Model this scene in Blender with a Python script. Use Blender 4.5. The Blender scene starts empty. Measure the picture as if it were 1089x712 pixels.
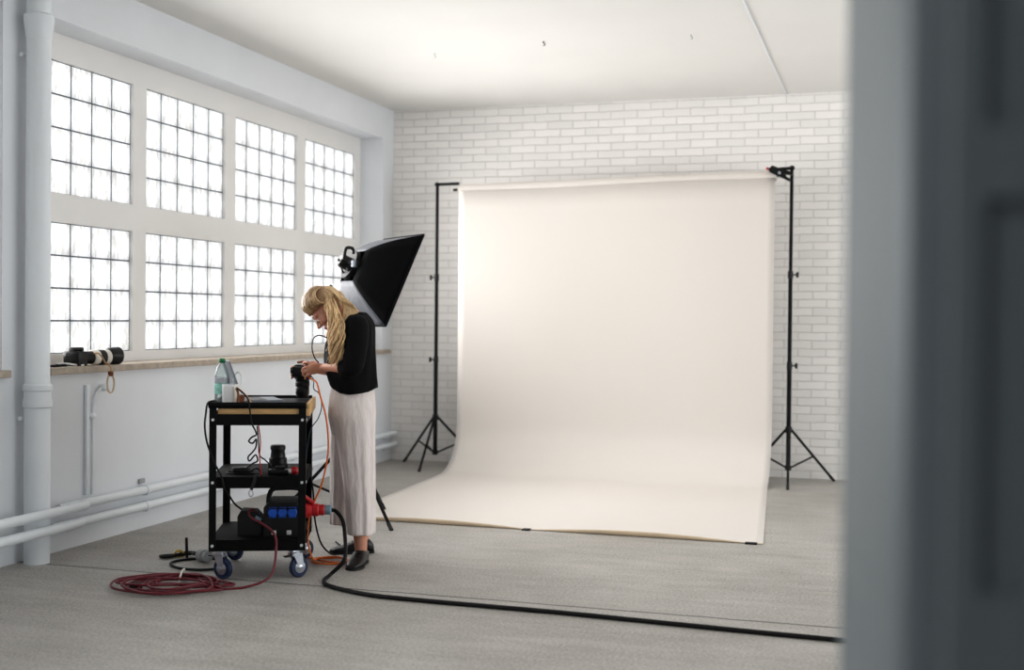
import bpy, bmesh, math, random
from mathutils import Vector, Matrix, noise as mnoise
random.seed(7)
C = bpy.context.scene.collection
R = math.radians

# ------------------------------------------------------------------ helpers
def V(*a): return Vector(a)

def spline(pts, n=8, closed=False):
    P = [Vector(p) for p in pts]
    out = []
    m = len(P)
    rng = range(m if closed else m - 1)
    for i in rng:
        if closed:
            p0, p1, p2, p3 = P[(i-1) % m], P[i], P[(i+1) % m], P[(i+2) % m]
        else:
            p1, p2 = P[i], P[i+1]
            p0 = P[i-1] if i > 0 else p1*2 - p2
            p3 = P[i+2] if i + 2 < m else p2*2 - p1
        for k in range(n):
            t = k / n
            out.append(0.5*((2*p1) + (p2-p0)*t + (2*p0-5*p1+4*p2-p3)*t*t + (3*p1-p0-3*p2+p3)*t*t*t))
    if not closed: out.append(P[-1])
    return out

class MB:
    """collects shapes into one mesh"""
    def __init__(s): s.bm = bmesh.new(); s.tint = None
    def box(s, c, size, rot=None, bevel=0.0):
        b = bmesh.new(); bmesh.ops.create_cube(b, size=1)
        bmesh.ops.scale(b, vec=size, verts=b.verts)
        if bevel > 0:
            bmesh.ops.bevel(b, geom=b.edges[:], offset=bevel, segments=2, affect='EDGES', profile=0.6)
        if rot is not None: bmesh.ops.transform(b, matrix=rot.to_4x4(), verts=b.verts)
        bmesh.ops.translate(b, vec=c, verts=b.verts)
        s.merge(b); return s
    def span(s, x0, x1, y0, y1, z0, z1, bevel=0.0):
        return s.box(((x0+x1)/2, (y0+y1)/2, (z0+z1)/2), (abs(x1-x0), abs(y1-y0), abs(z1-z0)), None, bevel)
    def merge(s, b):
        vm = {}
        for v in b.verts: vm[v] = s.bm.verts.new(v.co)
        for f in b.faces:
            try: s.bm.faces.new([vm[v] for v in f.verts])
            except ValueError: pass
        b.free()
    def rings(s, rings, caps=True, closed=False):
        bm = s.bm
        R_ = [[bm.verts.new(p) for p in r] for r in rings]
        n = len(R_[0]); m = len(R_)
        for i in range(m if closed else m-1):
            a, b = R_[i], R_[(i+1) % m]
            for k in range(n):
                bm.faces.new((a[k], a[(k+1) % n], b[(k+1) % n], b[k]))
        if caps and not closed:
            bm.faces.new(R_[0][::-1]); bm.faces.new(R_[-1])
        return R_
    def tube(s, pts, r, seg=10, caps=True, closed=False, round_ends=False, flat=None):
        P = [Vector(p) for p in pts]; n = len(P)
        rr = [r]*n if not isinstance(r, (list, tuple)) else list(r)
        if len(rr) != n:   # resample
            rr = [rr[min(len(rr)-1, int(i*(len(rr)-1)/(n-1)))]*(1-((i*(len(rr)-1)/(n-1)) % 1)) + rr[min(len(rr)-1, int(i*(len(rr)-1)/(n-1))+1)]*((i*(len(rr)-1)/(n-1)) % 1) for i in range(n)]
        T = []
        for i in range(n):
            if closed: t = P[(i+1) % n] - P[(i-1) % n]
            else: t = P[min(i+1, n-1)] - P[max(i-1, 0)]
            T.append(t.normalized() if t.length > 1e-9 else Vector((0, 0, 1)))
        up = Vector((0, 0, 1)) if abs(T[0].z) < 0.9 else Vector((1, 0, 0))
        N = (up - T[0]*up.dot(T[0])).normalized()
        rings = []
        if round_ends and not closed:
            P2, R2, T2 = [], [], []
            for k, a in enumerate((80, 55, 28)):
                P2.append(P[0] - T[0]*rr[0]*math.sin(R(a))); R2.append(rr[0]*math.cos(R(a))); T2.append(T[0])
            P2 += P; R2 += rr; T2 += T
            for a in (28, 55, 80):
                P2.append(P[-1] + T[-1]*rr[-1]*math.sin(R(a))); R2.append(rr[-1]*math.cos(R(a))); T2.append(T[-1])
            P, rr, T = P2, R2, T2
        for i in range(len(P)):
            N = N - T[i]*N.dot(T[i])
            if N.length < 1e-6: N = T[i].orthogonal()
            N.normalize(); B = T[i].cross(N)
            fx, fy = (1, 1) if flat is None else flat
            rings.append([P[i] + (N*math.cos(2*math.pi*k/seg)*fx + B*math.sin(2*math.pi*k/seg)*fy)*rr[i] for k in range(seg)])
        s.rings(rings, caps, closed); return s
    def lathe(s, prof, origin=(0, 0, 0), axis=(0, 0, 1), seg=24, power=None):
        o = Vector(origin); q = Vector((0, 0, 1)).rotation_difference(Vector(axis).normalized())
        rings = []
        for r, z in prof:
            ring = []
            for k in range(seg):
                a = 2*math.pi*(k+0.5)/seg; c, d = math.cos(a), math.sin(a)
                f = 1.0
                if power: f = 1/((abs(c)**power + abs(d)**power)**(1/power))
                ring.append(o + q @ Vector((r*f*c, r*f*d, z)))
            rings.append(ring)
        s.rings(rings); return s
    def ball(s, c, rad, rot=None, u=20, v=14):
        b = bmesh.new(); bmesh.ops.create_uvsphere(b, u_segments=u, v_segments=v, radius=1)
        if not isinstance(rad, (tuple, list)): rad = (rad,)*3
        bmesh.ops.scale(b, vec=rad, verts=b.verts)
        if rot is not None: bmesh.ops.transform(b, matrix=rot.to_4x4(), verts=b.verts)
        bmesh.ops.translate(b, vec=c, verts=b.verts); s.merge(b); return s
    def prism(s, poly, z0, z1):
        bm = s.bm
        a = [bm.verts.new((x, y, z0)) for x, y in poly]; b = [bm.verts.new((x, y, z1)) for x, y in poly]
        n = len(poly)
        for k in range(n): bm.faces.new((a[k], a[(k+1) % n], b[(k+1) % n], b[k]))
        bm.faces.new(a[::-1]); bm.faces.new(b); return s
    def quadprism(s, pts, thick):
        """flat plate from a 3-d polygon, given thickness"""
        P = [Vector(p) for p in pts]; nn = (P[1]-P[0]).cross(P[2]-P[1]).normalized()*thick/2
        a = [s.bm.verts.new(p-nn) for p in P]; b = [s.bm.verts.new(p+nn) for p in P]; n = len(P)
        for k in range(n): s.bm.faces.new((a[k], a[(k+1) % n], b[(k+1) % n], b[k]))
        s.bm.faces.new(a[::-1]); s.bm.faces.new(b); return s
    def build(s, name, mat, parent=None, loc=None, rotz=0.0, angle=35, smooth=True):
        bmesh.ops.recalc_face_normals(s.bm, faces=s.bm.faces)
        me = bpy.data.meshes.new(name); s.bm.to_mesh(me); s.bm.free()
        for m_ in (mat if isinstance(mat, (list, tuple)) else [mat]): me.materials.append(m_)
        if smooth:
            me.shade_smooth()
            me.set_sharp_from_angle(angle=R(angle))
        o = bpy.data.objects.new(name, me); C.objects.link(o)
        if parent: o.parent = parent
        if loc is not None: o.location = loc
        o.rotation_euler[2] = rotz
        return o

def tag(o, label, cat, group=None):
    o['label'] = label; o['category'] = cat
    if group: o['group'] = group
    return o
def thing(name, label, cat, loc=(0, 0, 0), rotz=0.0, group=None):
    o = bpy.data.objects.new(name, None); C.objects.link(o)
    o.empty_display_size = 0.1; o.location = loc; o.rotation_euler[2] = rotz
    return tag(o, label, cat, group)
def struct(o): o['kind'] = 'structure'; return o

def bake(o, voxel, smooth_it=0, smooth_f=0.5):
    """voxel-union of overlapping closed shapes into one continuous skin"""
    m = o.modifiers.new('r', 'REMESH'); m.mode = 'VOXEL'; m.voxel_size = voxel; m.use_smooth_shade = True
    if smooth_it:
        k = o.modifiers.new('s', 'SMOOTH'); k.iterations = smooth_it; k.factor = smooth_f
    dg = bpy.context.evaluated_depsgraph_get()
    me = bpy.data.meshes.new_from_object(o.evaluated_get(dg))
    old = o.data; mats = list(old.materials); o.modifiers.clear()
    o.data = me; me.materials.clear()
    for x in mats: me.materials.append(x)
    me.shade_smooth(); bpy.data.meshes.remove(old)
    return o

# ------------------------------------------------------------------ materials
def S(c):   # sRGB 0-255 -> linear
    return tuple((v/255/12.92 if v/255 <= 0.04045 else ((v/255+0.055)/1.055)**2.4) for v in c) + (1,)

def mat(name, col, rough=0.6, metal=0.0, var=0.06, scale=8, bump=0.0, bscale=60, spec=0.5, sheen=0.0, stretch=None):
    m = bpy.data.materials.new(name); m.use_nodes = True
    nt = m.node_tree; b = nt.nodes['Principled BSDF']
    c = S(col)
    b.inputs['Roughness'].default_value = rough; b.inputs['Metallic'].default_value = metal
    b.inputs['Specular IOR Level'].default_value = spec
    if sheen: b.inputs['Sheen Weight'].default_value = sheen
    tc = nt.nodes.new('ShaderNodeTexCoord')
    src = tc.outputs['Object']
    if stretch:
        mp = nt.nodes.new('ShaderNodeMapping'); mp.inputs['Scale'].default_value = stretch
        nt.links.new(src, mp.inputs['Vector']); src = mp.outputs['Vector']
    n = nt.nodes.new('ShaderNodeTexNoise'); n.inputs['Scale'].default_value = scale; n.inputs['Detail'].default_value = 4
    nt.links.new(src, n.inputs['Vector'])
    rmp = nt.nodes.new('ShaderNodeValToRGB'); e = rmp.color_ramp.elements
    e[0].position = 0.3; e[1].position = 0.7
    e[0].color = tuple(x*(1-var) for x in c[:3])+(1,); e[1].color = tuple(min(1, x*(1+var)) for x in c[:3])+(1,)
    nt.links.new(n.outputs['Fac'], rmp.inputs['Fac']); nt.links.new(rmp.outputs['Color'], b.inputs['Base Color'])
    if bump:
        n2 = nt.nodes.new('ShaderNodeTexNoise'); n2.inputs['Scale'].default_value = bscale; n2.inputs['Detail'].default_value = 3
        nt.links.new(src, n2.inputs['Vector'])
        bp = nt.nodes.new('ShaderNodeBump'); bp.inputs['Strength'].default_value = bump; bp.inputs['Distance'].default_value = 0.01
        nt.links.new(n2.outputs['Fac'], bp.inputs['Height']); nt.links.new(bp.outputs['Normal'], b.inputs['Normal'])
    return m

M = {}
M['plaster'] = mat('white_plaster', (224, 227, 231), 0.75, var=0.025, scale=2.2, bump=0.12, bscale=9)
M['frame'] = mat('white_window_frame', (230, 229, 227), 0.6, var=0.02, scale=2)
M['ceiling'] = mat('ceiling_paint', (226, 225, 222), 0.85, var=0.015, scale=1.2, bump=0.05, bscale=5)
M['pipe'] = mat('white_pipe_paint', (226, 231, 235), 0.45, var=0.02, scale=3)
M['stone'] = mat('beige_stone', (176, 164, 150), 0.6, var=0.16, scale=22, bump=0.1, bscale=60)
M['grey_wall'] = mat('grey_blue_paint', (104, 113, 117), 0.5, var=0.05, scale=1.5)
M['dark_wall'] = mat('dark_grey_paint', (124, 133, 137), 0.5, var=0.08, scale=1.2)
M['hall'] = mat('hall_paint', (120, 122, 126), 0.8)
M['black_metal'] = mat('black_powder_coat', (6, 6, 8), 0.5, var=0.15, scale=30, spec=0.22)
M['black_plastic'] = mat('black_plastic', (8, 8, 10), 0.38, var=0.15, scale=30, spec=0.4)
M['black_rubber'] = mat('black_rubber', (8, 8, 9), 0.55, var=0.1, scale=30)
M['black_cable'] = mat('black_cable_rubber', (8, 8, 10), 0.5, var=0.1, scale=20, spec=0.3)
M['red_cable'] = mat('dark_red_cable_rubber', (104, 22, 36), 0.45, var=0.15, scale=20)
M['orange_cable'] = mat('orange_cable_plastic', (226, 112, 26), 0.4, var=0.1, scale=20)
M['blue_cable'] = mat('thin_blue_green_cable', (40, 78, 92), 0.4, var=0.1, scale=20)
M['steel'] = mat('zinc_plated_steel', (196, 202, 210), 0.3, 0.85, var=0.1, scale=25)
M['blue_wheel'] = mat('dark_blue_rubber', (22, 40, 74), 0.45, var=0.1, scale=20)
M['bolt'] = mat('bright_bolt', (222, 226, 230), 0.35, 0.2, var=0.05)
M['wood'] = mat('light_wood', (208, 170, 118), 0.5, var=0.14, scale=5, stretch=(2, 14, 14))
M['blue_socket'] = mat('blue_socket_plastic', (28, 92, 200), 0.4, var=0.1, scale=20)
M['red_plastic'] = mat('red_plug_plastic', (190, 28, 34), 0.4, var=0.1, scale=20)
M['bluegrey'] = mat('blue_grey_plastic', (122, 146, 160), 0.45, var=0.06, scale=20)
M['white_plastic'] = mat('white_plastic', (228, 228, 228), 0.35, var=0.03)
M['grey_plastic'] = mat('grey_plug_plastic', (158, 160, 160), 0.5, var=0.08, scale=20)
M['yellow'] = mat('yellow_tie', (214, 178, 44), 0.5, var=0.1)
M['laptop'] = mat('grey_aluminium', (138, 143, 152), 0.4, 0.5, var=0.04, scale=10)
M['tan'] = mat('tan_leather', (186, 148, 104), 0.6, var=0.16, scale=25)
M['brown'] = mat('brown_leather', (120, 66, 36), 0.6, var=0.16, scale=25)
M['green_cap'] = mat('green_cap_plastic', (20, 120, 70), 0.4, var=0.05)
M['teal_label'] = mat('teal_paper_label', (150, 205, 192), 0.5, var=0.25, scale=40)
M['grey_label'] = mat('grey_paper_label', (170, 174, 180), 0.5, var=0.2, scale=40)
M['lens_white'] = mat('off_white_lens_paint', (226, 222, 212), 0.4, var=0.03)
M['lens_glass'] = mat('dark_lens_glass', (8, 10, 16), 0.06, var=0.1)
M['screen'] = mat('dark_screen', (16, 18, 22), 0.12, var=0.1)
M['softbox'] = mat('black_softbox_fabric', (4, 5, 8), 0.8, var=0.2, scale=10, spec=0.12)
M['softbox_painted_sheen'] = mat('painted_sheen_softbox_fabric', (48, 52, 63), 0.55, 0.0, var=0.3, scale=9, bump=0.5, bscale=14, sheen=0.1)  # black fabric too; grey base paints in the sheen on top and bottom panels
M['diffuser'] = mat('white_diffuser_cloth', (236, 236, 234), 0.8, var=0.02)
M['paper_core'] = mat('pale_paper_roll', (240, 230, 220), 0.7, var=0.02, scale=2)
M['tan_cord_edge_shade'] = mat('tan_cord_and_edge_shade', (206, 186, 160), 0.8, var=0.1)  # tan of the cord loop; also painted shade on the paper's front edge
M['skin'] = mat('fair_skin', (206, 150, 126), 0.5, var=0.06, scale=14, spec=0.35)
M['lips'] = mat('lips_skin', (172, 96, 88), 0.4, var=0.05)
M['eyewhite'] = mat('eye_white', (226, 220, 214), 0.2, var=0.02)
M['iris'] = mat('eye_iris', (52, 62, 70), 0.15, var=0.1)
M['brow'] = mat('brow_hair', (118, 86, 56), 0.8, var=0.1)
M['black_shelf'] = mat('black_shelf_enamel', (8, 8, 9), 0.7, var=0.2, scale=30, spec=0.15)
M['blouse'] = mat('black_knit', (6, 6, 8), 0.9, var=0.2, scale=40, bump=0.3, bscale=120, spec=0.2)
M['trousers'] = mat('pale_mauve_grey_linen', (222, 213, 210), 0.85, var=0.07, scale=9, bump=1.0, bscale=9, stretch=(3.5, 3.5, .9), spec=0.2)
M['shoe'] = mat('black_shoe_leather', (16, 16, 19), 0.38, var=0.15, scale=20)
M['sole'] = mat('black_shoe_sole', (12, 12, 13), 0.6, var=0.1)
M['lens_clear'] = mat('spectacle_wire', (196, 190, 180), 0.3, 0.4, var=0.05)
M['tape'] = mat('black_gaffer_tape', (14, 14, 15), 0.6, var=0.1)

def nodes_of(name):
    m = bpy.data.materials.new(name); m.use_nodes = True
    nt = m.node_tree
    return m, nt, nt.nodes['Principled BSDF'], nt.nodes.new('ShaderNodeTexCoord')
def ramp(nt, fac, a, b, p0=0.3, p1=0.7):
    r = nt.nodes.new('ShaderNodeValToRGB'); e = r.color_ramp.elements
    e[0].position, e[1].position = p0, p1; e[0].color, e[1].color = a, b
    nt.links.new(fac, r.inputs['Fac']); return r.outputs['Color']
def mixc(nt, fac, a, b, mode='MIX'):
    x = nt.nodes.new('ShaderNodeMix'); x.data_type = 'RGBA'; x.blend_type = mode
    if hasattr(fac, 'node'): nt.links.new(fac, x.inputs[0])
    else: x.inputs[0].default_value = fac
    for s_, v in ((6, a), (7, b)):
        if hasattr(v, 'node'): nt.links.new(v, x.inputs[s_])
        else: x.inputs[s_].default_value = v
    return x.outputs[2]
def nz(nt, vec, scale, detail=4, rough=0.5):
    n = nt.nodes.new('ShaderNodeTexNoise'); n.inputs['Scale'].default_value = scale
    n.inputs['Detail'].default_value = detail; n.inputs['Roughness'].default_value = rough
    nt.links.new(vec, n.inputs['Vector']); return n.outputs['Fac']

# white painted brick
m, nt, b, tc = nodes_of('white_painted_brick'); M['brick'] = m
sep = nt.nodes.new('ShaderNodeSeparateXYZ'); nt.links.new(tc.outputs['Object'], sep.inputs[0])
cmb = nt.nodes.new('ShaderNodeCombineXYZ')
nt.links.new(sep.outputs['X'], cmb.inputs['X']); nt.links.new(sep.outputs['Z'], cmb.inputs['Y'])
wob = nt.nodes.new('ShaderNodeTexNoise'); wob.inputs['Scale'].default_value = 7
nt.links.new(cmb.outputs[0], wob.inputs['Vector'])
wmix = nt.nodes.new('ShaderNodeVectorMath'); wmix.operation = 'MULTIPLY_ADD'
wmix.inputs[1].default_value = (0.022, 0.014, 0)
nt.links.new(wob.outputs['Color'], wmix.inputs[0]); nt.links.new(cmb.outputs[0], wmix.inputs[2])
br = nt.nodes.new('ShaderNodeTexBrick')
br.inputs['Scale'].default_value = 1.0
for k, v in (('Mortar Size', 0.0045), ('Mortar Smooth', 0.55), ('Brick Width', 0.235), ('Row Height', 0.0695), ('Bias', 0.0)): br.inputs[k].default_value = v
br.inputs['Color1'].default_value = S((248, 245, 242)); br.inputs['Color2'].default_value = S((240, 238, 235)); br.inputs['Mortar'].default_value = S((218, 215, 212))
nt.links.new(wmix.outputs[0], br.inputs['Vector'])
col = mixc(nt, 0.10, br.outputs['Color'], ramp(nt, nz(nt, tc.outputs['Object'], 2.0), S((190, 190, 190)), S((250, 248, 246))))
nt.links.new(col, b.inputs['Base Color']); b.inputs['Roughness'].default_value = 0.7
inv = nt.nodes.new('ShaderNodeMath'); inv.operation = 'SUBTRACT'; inv.inputs[0].default_value = 1.0; nt.links.new(br.outputs['Fac'], inv.inputs[1])
hadd = nt.nodes.new('ShaderNodeMath'); hadd.operation = 'MULTIPLY_ADD'; hadd.inputs[1].default_value = 0.6
nt.links.new(nz(nt, tc.outputs['Object'], 22, 3), hadd.inputs[0]); nt.links.new(inv.outputs[0], hadd.inputs[2])
bp = nt.nodes.new('ShaderNodeBump'); bp.inputs['Strength'].default_value = 0.6; bp.inputs['Distance'].default_value = 0.012
nt.links.new(hadd.outputs[0], bp.inputs['Height']); nt.links.new(bp.outputs['Normal'], b.inputs['Normal'])

# concrete floor with a saw-cut joint at y = 5.5
m, nt, b, tc = nodes_of('worn_concrete'); M['floor'] = m
o_ = tc.outputs['Object']
big = ramp(nt, nz(nt, o_, 0.9, 5, 0.6), S((150, 145, 138)), S((186, 183, 178)), 0.3, 0.72)
streak = nt.nodes.new('ShaderNodeMapping'); streak.inputs['Scale'].default_value = (0.8, 3.5, 1); nt.links.new(o_, streak.inputs['Vector'])
mid = ramp(nt, nz(nt, streak.outputs[0], 3.0, 6, 0.65), S((108, 102, 96)), S((190, 187, 182)), 0.3, 0.7)
c1 = mixc(nt, 0.35, big, mid)
fine = ramp(nt, nz(nt, o_, 75, 3, 0.75), S((58, 55, 52)), S((226, 223, 218)), 0.38, 0.62)
c2 = mixc(nt, 0.26, c1, fine)
vor = nt.nodes.new('ShaderNodeTexVoronoi'); vor.inputs['Scale'].default_value = 38; nt.links.new(o_, vor.inputs['Vector'])
dots = ramp(nt, vor.outputs['Distance'], (0.35, 0.35, 0.35, 1), (1, 1, 1, 1), 0.06, 0.16)
gate = ramp(nt, nz(nt, o_, 6, 2), (0, 0, 0, 1), (1, 1, 1, 1), 0.52, 0.62)
dsp = mixc(nt, gate, (1, 1, 1, 1), dots)
c3 = mixc(nt, 0.5, c2, dsp, 'MULTIPLY')
sp = nt.nodes.new('ShaderNodeSeparateXYZ'); nt.links.new(o_, sp.inputs[0])
def mth(op, a, bb):
    q = nt.nodes.new('ShaderNodeMath'); q.operation = op
    for i_, v in ((0, a), (1, bb)):
        if hasattr(v, 'node'): nt.links.new(v, q.inputs[i_])
        else: q.inputs[i_].default_value = v
    return q.outputs[0]
wv = mth('MULTIPLY', nz(nt, o_, 5, 3), 0.02)
dj = mth('ABSOLUTE', mth('SUBTRACT', mth('ADD', sp.outputs['Y'], wv), 5.53), 0)
joint = mth('LESS_THAN', dj, 0.009)
c4 = mixc(nt, mth('MULTIPLY', joint, 0.85), c3, S((52, 50, 48)))
nt.links.new(c4, b.inputs['Base Color'])
nt.links.new(ramp(nt, nz(nt, o_, 2.2, 5), (0.38, 0.38, 0.38, 1), (0.62, 0.62, 0.62, 1)), b.inputs['Roughness'])
bp = nt.nodes.new('ShaderNodeBump'); bp.inputs['Strength'].default_value = 0.25; bp.inputs['Distance'].default_value = 0.004
nt.links.new(nz(nt, o_, 60, 4), bp.inputs['Height']); nt.links.new(bp.outputs['Normal'], b.inputs['Normal'])

# seamless paper
m, nt, b, tc = nodes_of('cream_seamless_paper'); M['paper'] = m
sp2 = nt.nodes.new('ShaderNodeSeparateXYZ'); nt.links.new(tc.outputs['Object'], sp2.inputs[0])
nt.links.new(mixc(nt, 0.3, S((221, 215, 209)), ramp(nt, nz(nt, tc.outputs["Object"], 0.8), S((220, 212, 204)), S((222, 218, 214)))), b.inputs['Base Color'])
b.inputs['Roughness'].default_value = 0.72

# glass blocks: cloudy cast glass lit by the sky outside
m = bpy.data.materials.new('glass_block'); m.use_nodes = True; M['block'] = m
nt = m.node_tree; nt.nodes.remove(nt.nodes['Principled BSDF']); out = nt.nodes['Material Output']
tc = nt.nodes.new('ShaderNodeTexCoord')
mp = nt.nodes.new('ShaderNodeMapping'); mp.inputs['Scale'].default_value = (1, 3.2, 1); mp.inputs['Rotation'].default_value = (R(28), 0, 0)
nt.links.new(tc.outputs['Object'], mp.inputs['Vector'])
wf = nz(nt, mp.outputs[0], 11, 3, 0.6)
tcol = ramp(nt, wf, (0.74, 0.73, 0.70, 1), (0.98, 0.99, 1.0, 1), 0.36, 0.50)
tr = nt.nodes.new('ShaderNodeBsdfTranslucent'); nt.links.new(tcol, tr.inputs['Color'])
gl = nt.nodes.new('ShaderNodeBsdfGlossy'); gl.inputs['Roughness'].default_value = 0.12
bp = nt.nodes.new('ShaderNodeBump'); bp.inputs['Strength'].default_value = 0.5; bp.inputs['Distance'].default_value = 0.02
nt.links.new(wf, bp.inputs['Height']); nt.links.new(bp.outputs['Normal'], gl.inputs['Normal'])
fr = nt.nodes.new('ShaderNodeFresnel'); fr.inputs['IOR'].default_value = 1.4
mx = nt.nodes.new('ShaderNodeMixShader'); mx.inputs[0].default_value = 0.06
nt.links.new(tr.outputs[0], mx.inputs[1]); nt.links.new(gl.outputs[0], mx.inputs[2]); nt.links.new(mx.outputs[0], out.inputs['Surface'])
M['mortar'] = mat('grey_block_mortar', (92, 96, 104), 0.8, var=0.1, scale=10)

# clear bottle plastic
m = bpy.data.materials.new('clear_bottle_plastic'); m.use_nodes = True; M['bottle'] = m
nt = m.node_tree; nt.nodes.remove(nt.nodes['Principled BSDF']); out = nt.nodes['Material Output']
ta = nt.nodes.new('ShaderNodeBsdfTransparent'); ta.inputs['Color'].default_value = (0.86, 0.93, 0.92, 1)
gl = nt.nodes.new('ShaderNodeBsdfGlossy'); gl.inputs['Roughness'].default_value = 0.08
fr = nt.nodes.new('ShaderNodeFresnel'); fr.inputs['IOR'].default_value = 1.5
tcb = nt.nodes.new('ShaderNodeTexCoord')
bpb = nt.nodes.new('ShaderNodeBump'); bpb.inputs['Strength'].default_value = 0.3
nt.links.new(nz(nt, tcb.outputs['Object'], 40), bpb.inputs['Height']); nt.links.new(bpb.outputs[0], gl.inputs['Normal'])
mx = nt.nodes.new('ShaderNodeMixShader'); nt.links.new(fr.outputs[0], mx.inputs[0])
nt.links.new(ta.outputs[0], mx.inputs[1]); nt.links.new(gl.outputs[0], mx.inputs[2])
df = nt.nodes.new('ShaderNodeBsdfDiffuse'); df.inputs['Color'].default_value = (0.85, 0.9, 0.9, 1)
mx2 = nt.nodes.new('ShaderNodeMixShader'); mx2.inputs[0].default_value = 0.25
nt.links.new(mx.outputs[0], mx2.inputs[1]); nt.links.new(df.outputs[0], mx2.inputs[2]); nt.links.new(mx2.outputs[0], out.inputs['Surface'])

# blonde hair, tinted strand by strand
m, nt, b, tc = nodes_of('blonde_hair'); M['hair'] = m
at = nt.nodes.new('ShaderNodeAttribute'); at.attribute_name = 'tint'
hc = ramp(nt, at.outputs['Fac'], S((104, 64, 36)), S((250, 216, 164)), 0.0, 1.0)
hm = nt.nodes.new('ShaderNodeMapping'); hm.inputs['Scale'].default_value = (60, 60, 8); nt.links.new(tc.outputs['Object'], hm.inputs['Vector'])
nt.links.new(mixc(nt, 0.3, hc, ramp(nt, nz(nt, hm.outputs[0], 3), S((104, 66, 38)), S((250, 218, 170)))), b.inputs['Base Color'])
b.inputs['Roughness'].default_value = 0.38

# ------------------------------------------------------------------ room shell
XL, YB, ZC = -4.45, 10.69, 3.275
XR, YF = 4.5, -2.6
struct(MB().span(-4.95, XR+.3, YF-.3, YB+.3, -0.15, 0).build('floor', M['floor']))
struct(MB().span(-4.95, XR+.3, YF-.3, YB+.3, ZC, ZC+.15).build('ceiling', M['ceiling']))
struct(MB().span(-4.95, XR+.3, YB, YB+.3, 0, ZC).build('wall_back', M['brick']))
struct(MB().span(XR, XR+.3, YF, YB, 0, ZC).build('wall_right', M['plaster']))
struct(MB().span(-4.95, XR+.3, YF-.3, YF, 0, ZC).build('wall_rear', M['hall']))

recesses = [(5.75, 10.45, [5.865, 7.02, 8.175, 9.33]), (0.60, 5.37, [0.66, 1.84, 3.02, 4.20])]
XW = -4.68
rows = [(1.105, 0.194), (2.052, 0.195)]      # lower edge, block pitch
w = MB()
w.span(-4.95, XL, YF, YB, 0, 1.0)
w.span(-4.95, XL, YF, YB, 2.99, ZC)
w.span(-4.95, XL, 10.45, YB, 1.0, 2.99); w.span(-4.95, XL, 5.37, 5.75, 1.0, 2.99); w.span(-4.95, XL, YF, 0.60, 1.0, 2.99)
struct(w.build('wall_left', M['plaster']))
BW = 5*0.2015
nwin = 0
for ri, (ya, yb, ys) in enumerate(recesses):
    f = MB()
    for z0, z1 in ((1.0, rows[0][0]), (rows[0][0]+4*rows[0][1], rows[1][0]), (rows[1][0]+4*rows[1][1], 2.99)):
        f.span(-4.84, XW, ya, yb, z0, z1)
    edges = [ya] + [q for y in ys for q in (y, y+BW)] + [yb]
    for k in range(0, len(edges), 2):
        for z0, pz in rows: f.span(-4.84, XW, edges[k], edges[k+1], z0, z0+4*pz)
    struct(f.build('trim_%d' % (ri+1), M['frame']))
    for y0 in ys:
        for z0, pz in rows:
            nwin += 1
            g = MB(); j = 0.0045
            for k in range(6): 
                yy = y0 + k*BW/5
                g.span(-4.80, XW-.022, yy-(j if k else 0), yy+(j if k < 5 else 0), z0, z0+4*pz)
            for k in range(5):
                zz = z0 + k*pz
                g.span(-4.799, XW-.0225, y0, y0+BW, zz-(j if k else 0), zz+(j if k < 4 else 0))
            wo = struct(g.build('window_%d' % nwin, M['mortar']))
            p = MB()
            for a in range(5):
                for c_ in range(4):
                    cy_, cz_, hy_, hz_ = y0+(a+.5)*BW/5, z0+(c_+.5)*pz, BW/10-.004, pz/2-.004
                    gr = [[p.bm.verts.new((-4.703+.006*(1-max(abs(q), abs(v))**4), cy_+q*hy_, cz_+v*hz_)) for v in (-1, -.9, -.5, 0, .5, .9, 1)] for q in (-1, -.9, -.5, 0, .5, .9, 1)]
                    for q in range(6):
                        for v in range(6): p.bm.faces.new((gr[q][v], gr[q+1][v], gr[q+1][v+1], gr[q][v+1]))
            p.build('glass_blocks', M['block'], wo)
struct(MB().span(XW, -4.41, 5.72, 10.58, 1.0, 1.04, 0.006).build('trim_3', M['stone']))
struct(MB().span(XW, -4.41, 0.55, 5.40, 1.0, 1.04, 0.006).build('trim_4', M['stone']))
struct(MB().tube([(-0.852, 6.6, ZC-.004), (-0.846, 8.6, ZC-.004), (-0.84, YB-.01, ZC-.004)], 0.005, 8).build('trim_5', M['pipe']))

# front wall: the grey opening at the photographer's right
fw = MB().prism([(-0.049, 1.553), (0.0, 1.19), (.006, 1.15), (.018, 1.118), (.045, 1.10), (XR, 1.10), (XR, 1.553)], 0, ZC)
struct(fw.build('wall_front', M['grey_wall']))
d = MB().span(0.05, 1.30, 1.066, 1.098, 0.0, 2.6)
dd = struct(d.build('door_1', M['dark_wall']))
r = MB()
for x0, x1 in ((0.05, 0.075), (0.34, 0.44)): r.span(x0, x1, 1.054, 1.066, 0, 2.6)
for z0, z1 in ((0.0, .2), (1.02, 1.12), (1.44, 1.50), (2.5, 2.6)): r.span(0.05, 1.30, 1.0545, 1.066, z0, z1)
r.build('door_rail', M['dark_wall'], dd)

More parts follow.
